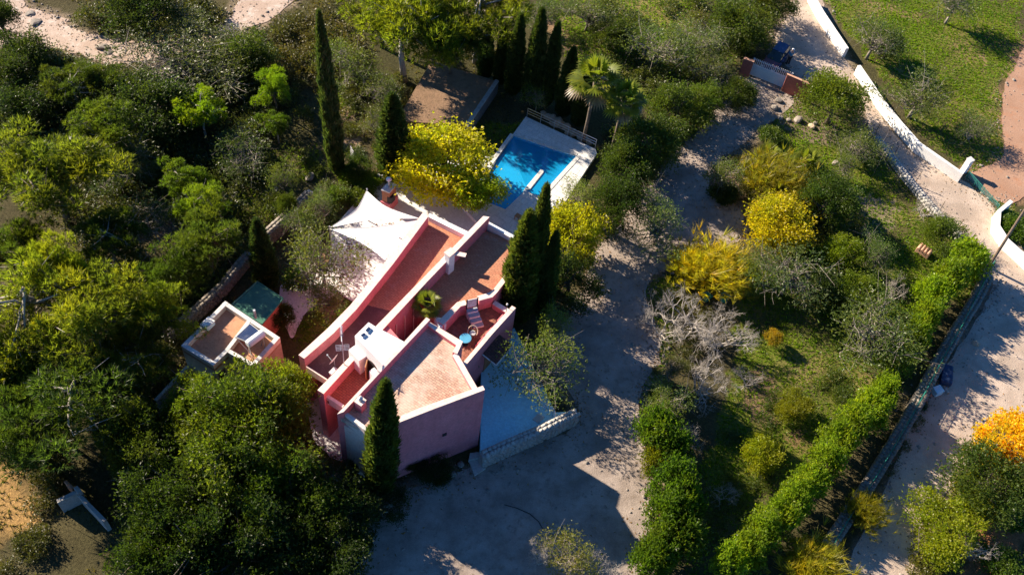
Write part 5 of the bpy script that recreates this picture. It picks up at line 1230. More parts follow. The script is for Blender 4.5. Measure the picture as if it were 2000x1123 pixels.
for a in [(680, 342, 48, 1.2, 'small lemon green garden shrub below the white gate', (1.5, 1.35, .7)), (722, 352, 52, 1.1, 'bright low yellow green shrub left of the barbecue', (1.6, 1.5, .6)), (705, 385, 50, 1.0, 'low rusty green shrub beside the upper sail', (1.1, .9, .6)),
          (660, 380, 50, 1.2, 'low green shrub left of the upper sail', (.9, .9, .7)), (690, 908, 40, 1.5, 'shaded shrub at the foot of the left pillar of the pink house', (.5, .6, .7)), (1418, 380, 60, 1.4, 'low dusky shrub on the bank in the driveway bend', (.55, .5, .5)),
          (1505, 265, 50, .9, 'low green shrub on the bank below the gate', (.9, .9, .8)), (1690, 300, 50, 1.2, 'low shrub beside the low road wall under the olive', (1.0, 1.0, .7)), (1590, 330, 50, .9, 'low lawn shrub right of the small palm', (1.2, 1.2, .7)),
          (585, 545, 60, 1.6, 'green shrub beside the white footpath', (1.0, 1.05, .7)), (1980, 1000, 70, 1.6, 'green shrub on the red earth at the right edge', (.8, .9, .7)), (1960, 1105, 80, 1.6, 'dark green shrub at the bottom right corner', (.7, .8, .7)),
          (1965, 425, 40, .8, 'small green bush at the curved white wall end', (1, 1.1, .7)), (1985, 445, 60, 1.4, 'green bush behind the curved white wall', (.8, .9, .7))]:
    veg('hedge', *a[:5], a[5], name='garden_shrub')
# --- wild scrub scattered over the slope
def scatter(poly, n, wr, hr, name, tint, seed, mat=L_SCRUB):
    """undergrowth nobody could count: one mass of small shrubs of uneven size"""
    rs = random.Random(seed); xs_, ys_ = [p[0] for p in poly], [p[1] for p in poly]; k = 0; VV, FF, CC = [], [], []; nb = 0
    while k < n:
        x, y = rs.uniform(min(xs_), max(xs_)), rs.uniform(min(ys_), max(ys_))
        if not inside(poly, np.array([x]), np.array([y]))[0]: continue
        h = rs.uniform(*hr); p = U(x, y, h * .45); k += 1
        if any(inside(b, np.array([p.x]), np.array([p.y]))[0] for b in (TRAIL_XY, DRIVE_XY, ROAD_XY)): continue
        R = rs.uniform(*wr) / F_PX * UD(x, y, h * .45) / 2; V, F, c = SCR[rs.randrange(5)]; a = rs.uniform(0, 6.28); v = rs.uniform(-.35, .35)
        ca, sa = math.cos(a), math.sin(a); q = V * np.array([R / 1.5, R / 1.5, h / 1.9])
        VV.append(np.stack([q[:, 0] * ca - q[:, 1] * sa + p.x, q[:, 0] * sa + q[:, 1] * ca + p.y, q[:, 2] - .05], 1)); FF.append(F + nb); nb += len(V); CC.append(np.clip(c + v, 0, 1))
    o = link(name, raw_mesh(name, np.concatenate(VV), np.concatenate(FF), mat, np.concatenate(CC))); o.color = (*tint, 1); return tag(o, kind='stuff')
scatter([(120, 20), (250, 0), (480, 0), (430, 40), (330, 60), (200, 55)], 30, (35, 70), (.9, 1.6), 'scrub', (1, .95, .7), 1)
scatter([(520, 60), (600, 0), (690, 0), (700, 120), (620, 170), (540, 160), (480, 120)], 60, (28, 60), (.6, 1.3), 'scrub', (1.2, 1.0, .75), 2)
scatter([(-20, 120), (100, 105), (220, 140), (480, 150), (600, 180), (610, 320), (470, 330), (200, 330), (-20, 330)], 110, (40, 85), (.9, 1.9), 'scrub', (.85, .95, .6), 3)
scatter([(130, 330), (430, 330), (600, 390), (500, 480), (420, 560), (330, 620), (230, 640), (150, 540)], 90, (35, 80), (.8, 1.7), 'scrub', (.85, .9, .55), 4)
scatter([(60, 880), (120, 890), (110, 940), (90, 1000), (60, 1123), (-20, 1123), (60, 1040)], 20, (28, 60), (.5, 1.1), 'scrub', (1.0, .9, .5), 5)
scatter([(1040, 0), (1500, 0), (1460, 120), (1330, 200), (1230, 200), (1120, 110)], 46, (25, 60), (.4, 1.1), 'scrub', (1.2, 1.25, .6), 6)
scatter([(660, 150), (790, 140), (780, 240), (700, 300), (650, 260)], 30, (25, 50), (.5, 1.2), 'scrub', (1.2, 1.1, .6), 7)
scatter([(1440, 300), (1500, 330), (1470, 450), (1400, 400), (1380, 350)], 16, (20, 42), (.3, .8), 'scrub', (1.0, .9, .6), 8)
scatter([(1250, 690), (1300, 560), (1400, 560), (1420, 700), (1330, 800), (1270, 830)], 30, (24, 48), (.4, 1.1), 'scrub', (1.05, 1.0, .5), 9)
scatter([(170, 820), (330, 680), (350, 800), (280, 900), (220, 930)], 26, (36, 70), (.8, 1.6), 'scrub', (.7, .7, .5), 10)
scatter([(1180, 250), (1215, 190), (1260, 230), (1210, 420), (1185, 320)], 16, (30, 50), (.8, 1.4), 'scrub', (.75, 1.0, .6), 11)
scatter([(1750, 830), (1840, 740), (1870, 770), (1740, 980), (1690, 1080), (1650, 1080)], 26, (22, 45), (.3, .9), 'scrub', (.7, .8, .5), 12)
scatter([(1780, 1060), (1850, 1000), (1890, 1123), (1765, 1123)], 20, (25, 50), (.4, 1.0), 'scrub', (1.4, 1.3, .5), 13)
scatter([(1560, 880), (1700, 760), (1600, 700), (1420, 850), (1380, 1000), (1400, 1100)], 40, (18, 45), (.2, .7), 'scrub', (1.0, 1.25, .45), 14)
scatter([(1480, 320), (1640, 330), (1700, 460), (1640, 600), (1480, 480)], 36, (25, 50), (.5, 1.2), 'scrub', (.95, 1.05, .5), 15)
scatter([(1280, 230), (1400, 150), (1470, 160), (1400, 225), (1300, 320), (1240, 380)], 40, (25, 50), (.5, 1.3), 'scrub', (1.0, 1.35, .5), 16)
scatter([(780, 130), (960, 160), (905, 235), (790, 215)], 10, (14, 26), (.1, .3), 'scrub', (1.0, 1.1, .5), 17)
scatter([(600, 290), (760, 260), (780, 350), (680, 440), (580, 430)], 30, (20, 42), (.4, 1.0), 'scrub', (1.0, 1.2, .5), 18)
# --- palms
def palm(cx, cy, wpx, base, label, seed, nf=34, skirt=True, h=None):
    if h is None:
        b = U(*base, 0); h = min((abs(PR((b.x, b.y, q))[1] - cy), q) for q in np.arange(.3, 14, .05))[1]
    else: b = U(cx, cy, h); b.z = 0
    fl = wpx / F_PX * UD(cx, cy, h) / 2 / 1.0
    r = np.random.default_rng(seed); m = fan_palm(r, nf, fl, h, .16 if h > 2 else .12, 'palm')
    o = thing('fan_palm', label, 'palm', (b.x, b.y, 0)); link('trunk', m[1], o); link('stalks', m[3], o); c = link('fronds', m[0], o); c.color = (1.3, 1.25, .8, 1)
    if skirt: link('dead_fronds', m[2], o)
    return o
palm(1163, 158, 104, None, 'tall fan palm left of the pair behind the pool deck', 1, 26, True, 7.0)
palm(1218, 196, 88, None, 'tall fan palm right of the pair behind the pool deck', 2, 24, True, 6.0)
palm(834, 595, 62, None, 'bright fan palm growing up out of the courtyard of the pink house', 3, 22, True, 4.9)
palm(1576, 318, 60, None, 'small fan palm with brown dead skirt on the sunny lawn', 4, 22, True, 1.3)
palm(1502, 305, 52, None, 'small fan palm at the driveway bank left of the other lawn palm', 5, 20, False, 1.0)
palm(1465, 545, 68, None, 'dark fan palm beside the wispy broom', 6, 22, False, 1.4)
palm(1630, 372, 50, None, 'dark spiky palm in the garden centre shade', 7, 20, False, 1.6)
palm(690, 885, 44, None, 'spiky palm shrub by the left pillar of the pink house', 8, 18, False, .9)
palm(803, 893, 48, None, 'spiky palm shrub against the purple house front', 9, 18, False, .9)

# ------------------------------------------------------------------ grass and leaf litter
def grass():
    r = np.random.default_rng(5); V_, F_, c_ = [], [], []; nb = 0
    sel = GM > .5; xs, ys = GX[sel], GY[sel]; ok = (xs > -50) & (xs < 52) & (ys > 17) & (ys < 95); xs, ys = xs[ok], ys[ok]
    n = 42000; k = r.integers(0, len(xs), n); x = xs[k] + r.uniform(-.3, .3, n); y = ys[k] + r.uniform(-.3, .3, n)
    f = fbm(x, y, 3.2, 41) + .25 * r.random(n); keep = f > .42
    for p in (ROAD_XY, DRIVE_XY, FIELD_XY, TRAIL_XY, terr, pts(deck_out, 0)): keep &= ~inside(p, x, y)
    x, y = x[keep], y[keep]; Pn = np.stack([x, y, np.full(len(x), -.04)], 1)
    V, F = tufts(r, Pn, np.array([[0, 0, 1.]]).repeat(len(x), 0), 4, .2, .075, 1.1)
    o = link('grass', raw_mesh('grass', V, F, L_GRASS, np.repeat(np.clip(fbm(x, y, 1.6, 61) * 1.3 - .15, 0, 1), 4))); o.color = (1.5, 1.45, .8, 1); tag(o, kind='stuff')
    # dry tufts and litter over the wild ground
    n = 30000; x = r.uniform(-50, 20, n); y = r.uniform(17, 92, n); pp = [PR((a, b, 0)) for a, b in zip(x, y)]; px = np.array(pp)
    keep = (px[:, 0] < 1000) & (px[:, 0] > -60) & (px[:, 1] > -60) & (px[:, 1] < 1200)
    for p in (ROAD_XY, DRIVE_XY, FIELD_XY, TRAIL_XY, terr, pts(deck_out, 0), PATIO_XY, fx): keep &= ~inside(p, x, y)
    keep &= ~((px[:, 0] > 540) & (px[:, 1] > 340) & (px[:, 1] < 900)); keep &= fbm(x, y, 4, 71) > .42
    x, y = x[keep], y[keep]; Pn = np.stack([x, y, np.full(len(x), -.05)], 1)
    V, F = tufts(r, Pn, np.array([[0, 0, 1.]]).repeat(len(x), 0), 6, .3, .06, 1.2)
    o = link('dry_undergrowth', raw_mesh('dry_undergrowth', V, F, L_SCRUB, np.repeat(r.random(len(x)), 6))); o.color = (1.2, 1.0, .7, 1); tag(o, kind='stuff')
grass()
def pebbles():
    r = np.random.default_rng(9); V = []; base = np.array([(-1, -1, -1), (1, -1, -.7), (.8, 1, -.9), (-1, .9, -.8), (-.6, -.7, .7), (.7, -.5, .8), (.5, .6, .7), (-.7, .6, .8)]) * .5
    Fq = np.array([(3, 2, 1, 0), (4, 5, 6, 7), (0, 1, 5, 4), (1, 2, 6, 5), (2, 3, 7, 6), (3, 0, 4, 7)]); src = []
    for poly, m_ in ((TRAIL_XY, 600), (DRIVE_XY, 1400), (ROAD_XY, 1500), (FIELD_XY, 250)):
        a = np.array(poly); k = r.integers(0, len(a), m_); q = a[k] + r.normal(size=(m_, 2)) * .5; src.append(q)
        x = r.uniform(a[:, 0].min(), a[:, 0].max(), m_); y = r.uniform(a[:, 1].min(), a[:, 1].max(), m_); kk = inside(poly, x, y); src.append(np.stack([x[kk], y[kk]], 1)[: m_ // 3])
    q = np.concatenate(src); n = len(q); s_ = r.uniform(.04, .15, n) * (1 + 1.2 * (r.random(n) > .94)); a = r.uniform(0, 6.28, n)
    ca_, sa_ = np.cos(a), np.sin(a); B = base[None] * s_[:, None, None] * np.array([1.3, 1, .7]); X = B[:, :, 0] * ca_[:, None] - B[:, :, 1] * sa_[:, None] + q[:, None, 0]; Y = B[:, :, 0] * sa_[:, None] + B[:, :, 1] * ca_[:, None] + q[:, None, 1]
    V = np.stack([X, Y, B[:, :, 2] + .02], -1).reshape(-1, 3); F = (Fq[None] + (np.arange(n) * 8)[:, None, None]).reshape(-1, 4)
    tag(link('loose_stones', raw_mesh('loose_stones', V, F, STONE)), kind='stuff')
pebbles()
def litter():
    r = np.random.default_rng(19); src = []
    for poly, m_ in ((DRIVE_XY, 2400), (ROAD_XY, 1300), (TRAIL_XY, 500)):
        a = np.array(poly); k = r.integers(0, len(a), m_); src.append(a[k] + r.normal(size=(m_, 2)) * np.abs(r.normal(size=(m_, 1))) * 1.0)
    for p_, m_ in (([(560, 540), (700, 440), (800, 420), (640, 640)], 700), ([(790, 140), (965, 160), (905, 240), (785, 225)], 0)):
        if m_: a = np.array(pts(p_, 0)); w_ = r.dirichlet(np.ones(len(a)), m_); src.append(w_ @ a)
    q = np.concatenate(src); n = len(q); Pn = np.concatenate([q, np.full((n, 1), .035)], 1)
    V, F = leaf_tris(r, Pn, unit(np.array([[0, 0, 1.]]) + rvec(r, n) * .25), .16, .10)
    o = link('leaf_litter', raw_mesh('leaf_litter', V, F, L_DEADP, r.random(n))); o.color = (.8, .8, .7, 1); tag(o, kind='stuff')
litter()

# ------------------------------------------------------------------ walls of the right side and the garden
stone_run(pts([(607, 372), (560, 418), (512, 462)], 1.3), 1.35, .55, .34, STONE, CONC, 'stone_wall', 'old stone terrace wall right of the slim cypress behind the shed')
stone_run(pts([(486, 492), (430, 560), (372, 612), (330, 650)], 1.0), 1.05, .5, .34, STONE, CONC, 'stone_wall', 'shaded old stone terrace wall running behind the green shed')
stone_run(pts([(1932, 535), (1905, 588), (1872, 640), (1838, 700), (1800, 772), (1765, 835), (1738, 880), (1700, 942), (1652, 1015), (1606, 1085)], .8), .85, .85, .30, STONE, CONC, 'stone_wall', 'long grey stone wall with teal wire fence between garden hedge and road')
stone_run(pts([(1712, 265), (1740, 302), (1768, 340), (1800, 378), (1832, 415), (1866, 450), (1892, 478)], .5), .55, .5, .28, STONEW, CONC, 'stone_wall', 'low pale stone wall on the left side of the upper road')
fn = thing('wire_fence', 'teal wire fence strung on top of the long grey stone wall', 'fence', U(1765, 835, .8))
fp = [U(x, y, .85) for x, y in [(1936, 520), (1872, 645), (1838, 704), (1800, 776), (1738, 884), (1700, 946), (1652, 1020), (1614, 1085)]]
def netmat():
    m, n, l, b = new_mat('teal_fence_netting'); b.inputs['Base Color'].default_value = (.04, .26, .25, 1); b.inputs['Roughness'].default_value = .6
    tr = n.new('ShaderNodeBsdfTransparent'); mx = n.new('ShaderNodeMixShader'); mx.inputs[0].default_value = .45
    l.new(tr.outputs[0], mx.inputs[1]); l.new(b.outputs[0], mx.inputs[2]); l.new(mx.outputs[0], n['Material Output'].inputs['Surface']); return m
NET = netmat()
for k in range(len(fp) - 1):
    a, b = fp[k], fp[k + 1]; MB().add([a, b, b + Vector((0, 0, .62)), a + Vector((0, 0, .62))], [(0, 1, 2, 3)]).build('netting', NET, fn)
    for hz in (.3, .62): MB().tube([a + Vector((0, 0, hz)), b + Vector((0, 0, hz))], .018, 5).build('wire', GREENM, fn)
for a in fp: MB().tube([a, a + Vector((0, 0, .75))], .03, 6).build('post', GREENM, fn)
fw = thing('post_fence', 'thin leaning fence posts along the low pale stone wall of the upper road', 'fence', U(1800, 378, .5))
for k, (x, y) in enumerate([(1712, 258), (1748, 300), (1790, 352), (1838, 408), (1872, 445), (1895, 470)]):
    p = U(x, y, .5); MB().tube([p - Vector((0, 0, .5)), p + Vector((.05 * (k % 3 - 1), .04, .9))], .035, 6).build('post', POLEW, fw)
low_wall([(1586, -14), (1606, 22), (1630, 58), (1655, 95)], 1.05, .32, WHITE, WHITE, 'white_wall', 'white wall along the upper road, stretch above the gap with the dark olive')
low_wall([(1678, 128), (1700, 160), (1724, 196), (1760, 240), (1796, 280), (1836, 308), (1880, 338), (1893, 316)], 1.05, .32, WHITE, WHITE, 'white_wall', 'long white wall along the road ending in a hook beside the green field gate')
low_wall([(1976, 392), (1952, 412), (1950, 440), (1968, 468), (2006, 502), (2030, 525)], 1.05, .32, WHITE, WHITE, 'white_wall', 'curved white wall at the right edge below the green field gate')
wp = U(1896, 312, 1.5); w0 = thing('gate_pillar', 'square white pillar at the hooked end of the long white wall', 'pillar', Vector((wp.x, wp.y, 0)))
MB().box((wp.x, wp.y, .72), (.45, .45, 1.5), .6).build('shaft', WHITE, w0, .02); MB().box((wp.x, wp.y, 1.5), (.52, .52, .1), .6).build('cap', COPING, w0, .01)
fg = thing('field_gate', 'green netting gate hanging half collapsed between the white wall ends', 'gate', U(1920, 380, 0)); ga_, gb_ = U(1884, 350, 0), U(1946, 410, 0)
MB().add([ga_ + Vector((0, 0, .9)), gb_ + Vector((0, 0, .55)), gb_ + Vector((.1, .3, .02)), ga_ + Vector((.1, .3, .02))], [(0, 1, 2, 3)]).build('netting', NET, fg)
for t in (0, .25, .5, .75, 1): p = ga_.lerp(gb_, t); MB().tube([p, p + Vector((0, 0, 1.0 - .35 * t))], .025, 5).build('post', GREENM, fg)
MB().tube([ga_ + Vector((0, 0, .95)), gb_ + Vector((0, 0, .6))], .025, 5).build('rail', GREENM, fg)
up_b = U(1930, 522, 0); ut = Vector((*(U(2003, 408, 7.2)[:2]), 7.2)); ut2 = up_b + (ut - up_b) * 1.25
upole = thing('utility_pole', 'leaning wooden utility pole at the bend of the road beside the hedge', 'pole', up_b)
MB().tube([up_b - Vector((0, 0, .2)), ut2], [.13, .09], 9).build('pole', POLEW, upole)
MB().tube([up_b.lerp(ut2, .94) + Vector((-.5, .1, 0)), up_b.lerp(ut2, .94) + Vector((.5, -.1, 0))], .05, 6).build('crossarm', POLEW, upole)
for t in (-.4, 0, .4): MB().lathe([(.03, 0), (.05, .05), (.02, .14)], up_b.lerp(ut2, .94) + Vector((t, -.2 * t, .05)), 8).build('insulator', WPAINT, upole)
# concrete wall bottom left
cw = thing('concrete_wall', 'L shaped rough concrete wall with a brick pier at the lower left', 'wall', U(148, 985, 0))
wl1 = pts([(110, 975), (146, 957), (150, 963), (112, 982)], 1.4); MB().prism(wl1, 1.4, -.1).build('wall', CONC, cw, .02)
wl2 = pts([(147, 957), (154, 960), (208, 1014), (200, 1019), (150, 966)], 1.4); MB().prism(wl2, 1.38, -.1).build('wall', CONC, cw, .02)
MB().prism(pts([(143, 952), (151, 948), (160, 958), (152, 964)], 1.75), 1.75, -.1).build('pier', CONC, cw, .02)
MB().prism(pts([(124, 940), (129, 937), (144, 950), (139, 954)], 1.5), 1.5, -.1).build('pier', BRICKR, cw, .02)

# ------------------------------------------------------------------ driveway gate, car, person
gw = thing('gate_wall', 'brick red wall right of the driveway gate, partly behind the round carob', 'wall', U(1560, 180, 0))
q1 = [P2(zG(*p), 1.9) for p in [(885, 708), (1260, 865), (1245, 885), (880, 728)]]; MB().prism(q1, 1.9, -.1).build('wall', REDW, gw); MB().prism([mid(mid(q1[0], q1[2]), p, 1.04) for p in q1], 1.96, 1.902).build('coping', TERRAC, gw)
gl_ = thing('gate_pier', 'brick red pier at the left end of the driveway gate', 'pier', U(1458, 130, 0))
q2 = [P2(zG(*p), 1.9) for p in [(255, 470), (400, 520), (388, 545), (245, 495)]]; MB().prism(q2, 1.9, -.1).build('shaft', REDW, gl_); MB().prism([mid(mid(q2[0], q2[2]), p, 1.06) for p in q2], 1.97, 1.902).build('coping', TERRAC, gl_)
dg = thing('driveway_gate', 'pale blue metal driveway gate with white pickets along its top', 'gate', U(1502, 152, 0))
gA, gB = U(*zG(315, 715), 0), U(*zG(870, 935), 0); gd = (gB - gA).normalized(); gL = (gB - gA).length; gn = Vector((gd.y, -gd.x, 0)); grz = math.atan2(gd.y, gd.x)
hp = 1.15
MB().box(gA + gd * gL / 2 + Vector((0, 0, .08 + hp / 2)), (gL, .05, hp), grz).build('panel', BPAINT, dg)
for k in range(26): MB().box(gA + gd * (gL * (k + .5) / 26) + Vector((0, 0, .08 + hp / 2)) + gn * .03, (.07, .03, hp - .06), grz).build('rib', BPAINT, dg)
for zz in (.08, hp + .1): MB().box(gA + gd * gL / 2 + Vector((0, 0, zz)), (gL + .06, .08, .06), grz).build('rail', WPAINT, dg)
for k in range(22): MB().box(gA + gd * (gL * (k + .5) / 22) + Vector((0, 0, hp + .13 + .33)), (.06, .04, .66), grz).build('picket', WPAINT, dg)
MB().box(gA + gd * gL / 2 + Vector((0, 0, hp + .65)), (gL, .03, .04), grz).build('rail', WPAINT, dg)
for e in (0, 1): MB().box(gA + gd * gL * e + Vector((0, 0, .95)), (.09, .09, 1.9), grz).build('post', WPAINT, dg)
BODYB = plain('dark_blue_car_paint', (.02, .045, .14), .25, .0, .6); BODYR = plain('maroon_gloss', (.22, .05, .06), .3, 0, .6)  # body coloured dark blue, bonnet and tail lights maroon
def car():
    fr, re = U(*zG(600, 610), .8), U(*zG(825, 330), .8); fr.z = re.z = 0; d = (re - fr).normalized(); c = (fr + re) / 2; L = 3.7; rz = math.atan2(-d.y, -d.x)
    r = thing('parked_car', 'dark blue car with maroon bonnet parked behind the driveway gate', 'car', c); r.rotation_euler = (0, 0, rz)
    def loft(secs, name, mat, lo=None, par=r, bev=0):
        """sections along x: (x, half width, z low, z high, inset of the top)"""
        m = MB(); vs_ = []
        for x, hw, z0, z1_, ins in secs: vs_ += [(x, -hw, z0), (x, -hw, (z0 + z1_) / 2 + .08), (x, -hw + ins, z1_), (x, hw - ins, z1_), (x, hw, (z0 + z1_) / 2 + .08), (x, hw, z0)]
        fs_ = []; n = len(secs)
        for i in range(n - 1):
            for j in range(6): fs_.append((i * 6 + j, i * 6 + (j + 1) % 6, (i + 1) * 6 + (j + 1) % 6, (i + 1) * 6 + j))
        fs_ += [tuple(range(6)), tuple((n - 1) * 6 + j for j in range(5, -1, -1))]
        me = m.add(vs_, fs_).mesh(name); bm = bmesh.new(); bm.from_mesh(me); bmesh.ops.recalc_face_normals(bm, faces=bm.faces)
        if bev: bmesh.ops.bevel(bm, geom=bm.edges[:], offset=bev, segments=2, affect='EDGES', clamp_overlap=True)
        bm.to_mesh(me); bm.free(); me.materials.append(mat); return link(name, me, par)
    loft([(-1.85, .72, .35, .85, .06), (-1.7, .78, .28, .92, .06), (0.6, .80, .28, .95, .06), (.75, .80, .28, .93, .06), (1.7, .76, .28, .82, .08), (1.87, .68, .35, .68, .06)], 'body', BODYB, bev=.04)
    loft([(.72, .70, .90, .955, .04), (1.35, .68, .88, .915, .04), (1.78, .60, .78, .83, .05)], 'bonnet', BODYR)
    loft([(-1.7, .68, .92, 1.0, .03), (-1.45, .66, .92, 1.52, .12), (.05, .66, .93, 1.52, .12), (.78, .70, .90, .96, .02)], 'cabin', GLASS)
    loft([(-1.48, .56, 1.50, 1.56, .05), (.02, .56, 1.50, 1.56, .05)], 'roof', BODYB, bev=.015)
    for s in (-1, 1):
        hl_ = MB(); hl_.box((1.80, s * .52, .66), (.10, .26, .16)); me = hl_.mesh('headlight'); me.materials.append(WPAINT); link('headlight', me, r)
        tl = MB(); tl.box((-1.83, s * .58, .72), (.08, .18, .22)); me = tl.mesh('tail_light'); me.materials.append(BODYR); link('tail_light', me, r)
        mr = MB(); mr.box((.55, s * .86, .98), (.12, .16, .12)); me = mr.mesh('wing_mirror'); me.materials.append(BLACK); link('wing_mirror', me, r)
        for x in (-1.15, 1.18):
            ty = MB(); ty.tube([(x, s * .62, .31), (x, s * .80, .31)], .31, 16); me = ty.mesh('tyre'); me.materials.append(BLACK); w_ = link('wheel', me, r)
            rm = MB(); rm.tube([(x, s * .795, .31), (x, s * .815, .31)], .18, 12); me = rm.mesh('rim'); me.materials.append(STEEL); link('rim', me, w_)
    bp = MB(); bp.box((1.86, 0, .42), (.08, 1.3, .16)); me = bp.mesh('bumper'); me.materials.append(BLACK); link('bumper', me, r)
car()
def person():
    foot = U(*zG(885, 565), 0); r = thing('person', 'person in a blue top and dark trousers standing beside the parked car', 'person', foot); r.rotation_euler = (0, 0, math.radians(200))
    def skin(name, verts, edges, rad, mat, sub=1):
        me = D.meshes.new(name); me.from_pydata(verts, edges, []); o = link(name, me, r)
        md = o.modifiers.new('skin', 'SKIN'); md.use_smooth_shade = True
        for v, q in zip(me.skin_vertices[0].data, rad): v.radius = (q, q) if isinstance(q, float) else q
        me.skin_vertices[0].data[0].use_root = True
        if sub: s = o.modifiers.new('sub', 'SUBSURF'); s.levels = s.render_levels = sub
        me.materials.append(mat); return o
    SK = plain('skin', (.45, .27, .2), .6)
    V = [(0, 0, .95), (0, 0, 1.15), (0, .01, 1.38), (0, .01, 1.50), (0, .0, 1.62), (0, 0, 1.70)]; E = [(0, 1), (1, 2), (2, 3), (3, 4), (4, 5)]; Rr = [(.15, .11), (.14, .10), (.17, .10), .055, .09, .075]
    for s in (-1, 1):
        b = len(V); V += [(s * .10, 0, .90), (s * .11, -.02, .50), (s * .12, .01, .10), (s * .13, -.14, .04)]; E += [(0, b), (b, b + 1), (b + 1, b + 2), (b + 2, b + 3)]; Rr += [.085, .062, .045, .04]
        b = len(V); V += [(s * .20, 0, 1.40), (s * .27, -.02, 1.14), (s * .26, -.16, .94), (s * .255, -.22, .88)]; E += [(2, b), (b, b + 1), (b + 1, b + 2), (b + 2, b + 3)]; Rr += [.06, .045, .033, .034]
        pb = b + 3
        for k, (dx, ln) in enumerate(((-.028, .075), (-.010, .085), (.010, .08), (.028, .065))):
            b = len(V); V += [(s * .255 + dx, -.22 - ln * .5, .85), (s * .255 + dx, -.22 - ln * .8, .81)]; E += [(pb, b), (b, b + 1)]; Rr += [.010, .008]
        b = len(V); V += [(s * .215, -.23, .86)]; E += [(pb, b)]; Rr += [.011]
    skin('body', V, E, Rr, SK)
    sh_ = plain('blue_cloth', (.06, .27, .42), .8); tr = plain('dark_cloth', (.02, .022, .03), .85)
    skin('shirt', [(0, 0, .92), (0, 0, 1.15), (0, .01, 1.40), (.21, 0, 1.41), (.27, -.02, 1.17), (-.21, 0, 1.41), (-.27, -.02, 1.17)], [(0, 1), (1, 2), (2, 3), (3, 4), (2, 5), (5, 6)], [(.18, .135), (.17, .125), (.19, .12), .085, .065, .085, .065], sh_)
    skin('trousers', [(0, 0, .98), (.10, 0, .88), (.11, -.02, .50), (.12, .01, .09), (-.10, 0, .88), (-.11, -.02, .50), (-.12, .01, .09)], [(0, 1), (1, 2), (2, 3), (0, 4), (4, 5), (5, 6)], [(.165, .12), .105, .082, .068, .105, .082, .068], tr)
    me = rock_mesh('sun_hat', 3, WPAINT, 2, .55, .04); o = link('sun_hat', me, r, (0, .01, 1.75)); o.scale = (.125, .14, .11)
    for s in (-1, 1): MB().box((0, 0, 0), (.02, .012, .016)).build('eye', BLACK, None).parent = r
    ey = [q for q in D.objects if q.name.startswith('eye') and q.parent == r]
    for s, q in zip((-1, 1), ey): q.location = (s * .035, -.088, 1.655)
    for s in (-1, 1): b = MB().box((0, 0, 0), (.11, .27, .09)).build('shoe', BLACK, None, .03); b.parent = r; b.location = (s * .125, -.06, .045)
person()

# ------------------------------------------------------------------ smaller things
def tub(px, py, label, rad=.34, h=.55):
    p = U(px, py, 0); r = thing('garden_tub', label, 'tub', p)
    MB().lathe([(rad * .75, 0), (rad * .95, h * .9), (rad * 1.06, h * .92), (rad * 1.06, h), (rad * .93, h), (rad * .72, .06), (.01, .05)], p, 16).build('body', TEAL, r, smooth=False)
    for s in (-1, 1): MB().tube([p + Vector((s * rad, -.1, h * .9)), p + Vector((s * rad * 1.25, -.1, h)), p + Vector((s * rad * 1.25, .1, h)), p + Vector((s * rad, .1, h * .9))], .02, 5).build('handle', TEAL, r)
tub(1377, 585, 'teal plastic tub behind the bare trees, left one of two'); tub(1412, 586, 'teal plastic tub behind the bare trees, right one of two')
tc = U(1805, 490, .3); tcr = thing('terracotta_block', 'terracotta coloured block with tiled top in the sunny grass beside the citrus tree', 'block', Vector((tc.x, tc.y, 0)))
MB().box((tc.x, tc.y, .22), (1.15, .66, .46), math.radians(-35)).build('body', TERRAC, tcr, .04)
for k in range(4):
    R3 = Matrix.Rotation(math.radians(-35), 3, 'Z'); o_ = Vector((tc.x, tc.y, .47)) + R3 @ Vector((-.42 + k * .28, 0, 0)); a_ = R3 @ Vector((0, .36, 0)); MB().tube([o_ - a_, o_ + a_], .12, 8).build('roof_tile', TERRAC, tcr)
tr_c = U(1848, 733, .5); tr0 = thing('covered_trailer', 'small trailer under a dark blue tarpaulin in the shade of the long stone wall', 'trailer', Vector((tr_c.x, tr_c.y, 0))); rz = math.radians(78)
MB().box((tr_c.x, tr_c.y, .55), (1.7, .8, .5), rz).build('load', TARP, tr0, .12); MB().box((tr_c.x, tr_c.y, .28), (1.6, .7, .08), rz).build('chassis', BLACK, tr0)
R3 = Matrix.Rotation(rz, 3, 'Z')
for s in (-1, 1):
    p = Vector((tr_c.x, tr_c.y, .24)) + R3 @ Vector((0, s * .44, 0)); a_ = R3 @ Vector((0, .06, 0)); MB().tube([p - a_, p + a_], .24, 14).build('wheel', BLACK, tr0)
p = Vector((tr_c.x, tr_c.y, .3)); MB().tube([p + R3 @ Vector((-.8, .2, 0)), p + R3 @ Vector((-1.5, 0, 0)), p + R3 @ Vector((-.8, -.2, 0))], .03, 6).build('drawbar', GALV, tr0)
lg0, lg1 = U(1836, 744, .15), U(1852, 768, .15); lg = thing('log', 'weathered log lying at the end of the tarpaulin covered trailer', 'log', (lg0 + lg1) / 2)
MB().tube([lg0, lg0.lerp(lg1, .5) + Vector((0, 0, .03)), lg1], [.12, .13, .11], 9).build('stem', BARKP, lg); MB().tube([lg1, lg1 + (lg1 - lg0).normalized() * .02], .09, 9).build('cut_end', WOOD, lg)
bxp = U(1831, 763, .3); bx0 = thing('crate', 'pale blue crate standing by the wall foot below the covered trailer', 'crate', Vector((bxp.x, bxp.y, 0))); MB().box((bxp.x, bxp.y, .25), (.62, .55, .5), .5).build('body', BPAINT, bx0, .02); MB().box((bxp.x, bxp.y, .515), (.66, .59, .03), .5).build('lid', BPAINT, bx0)
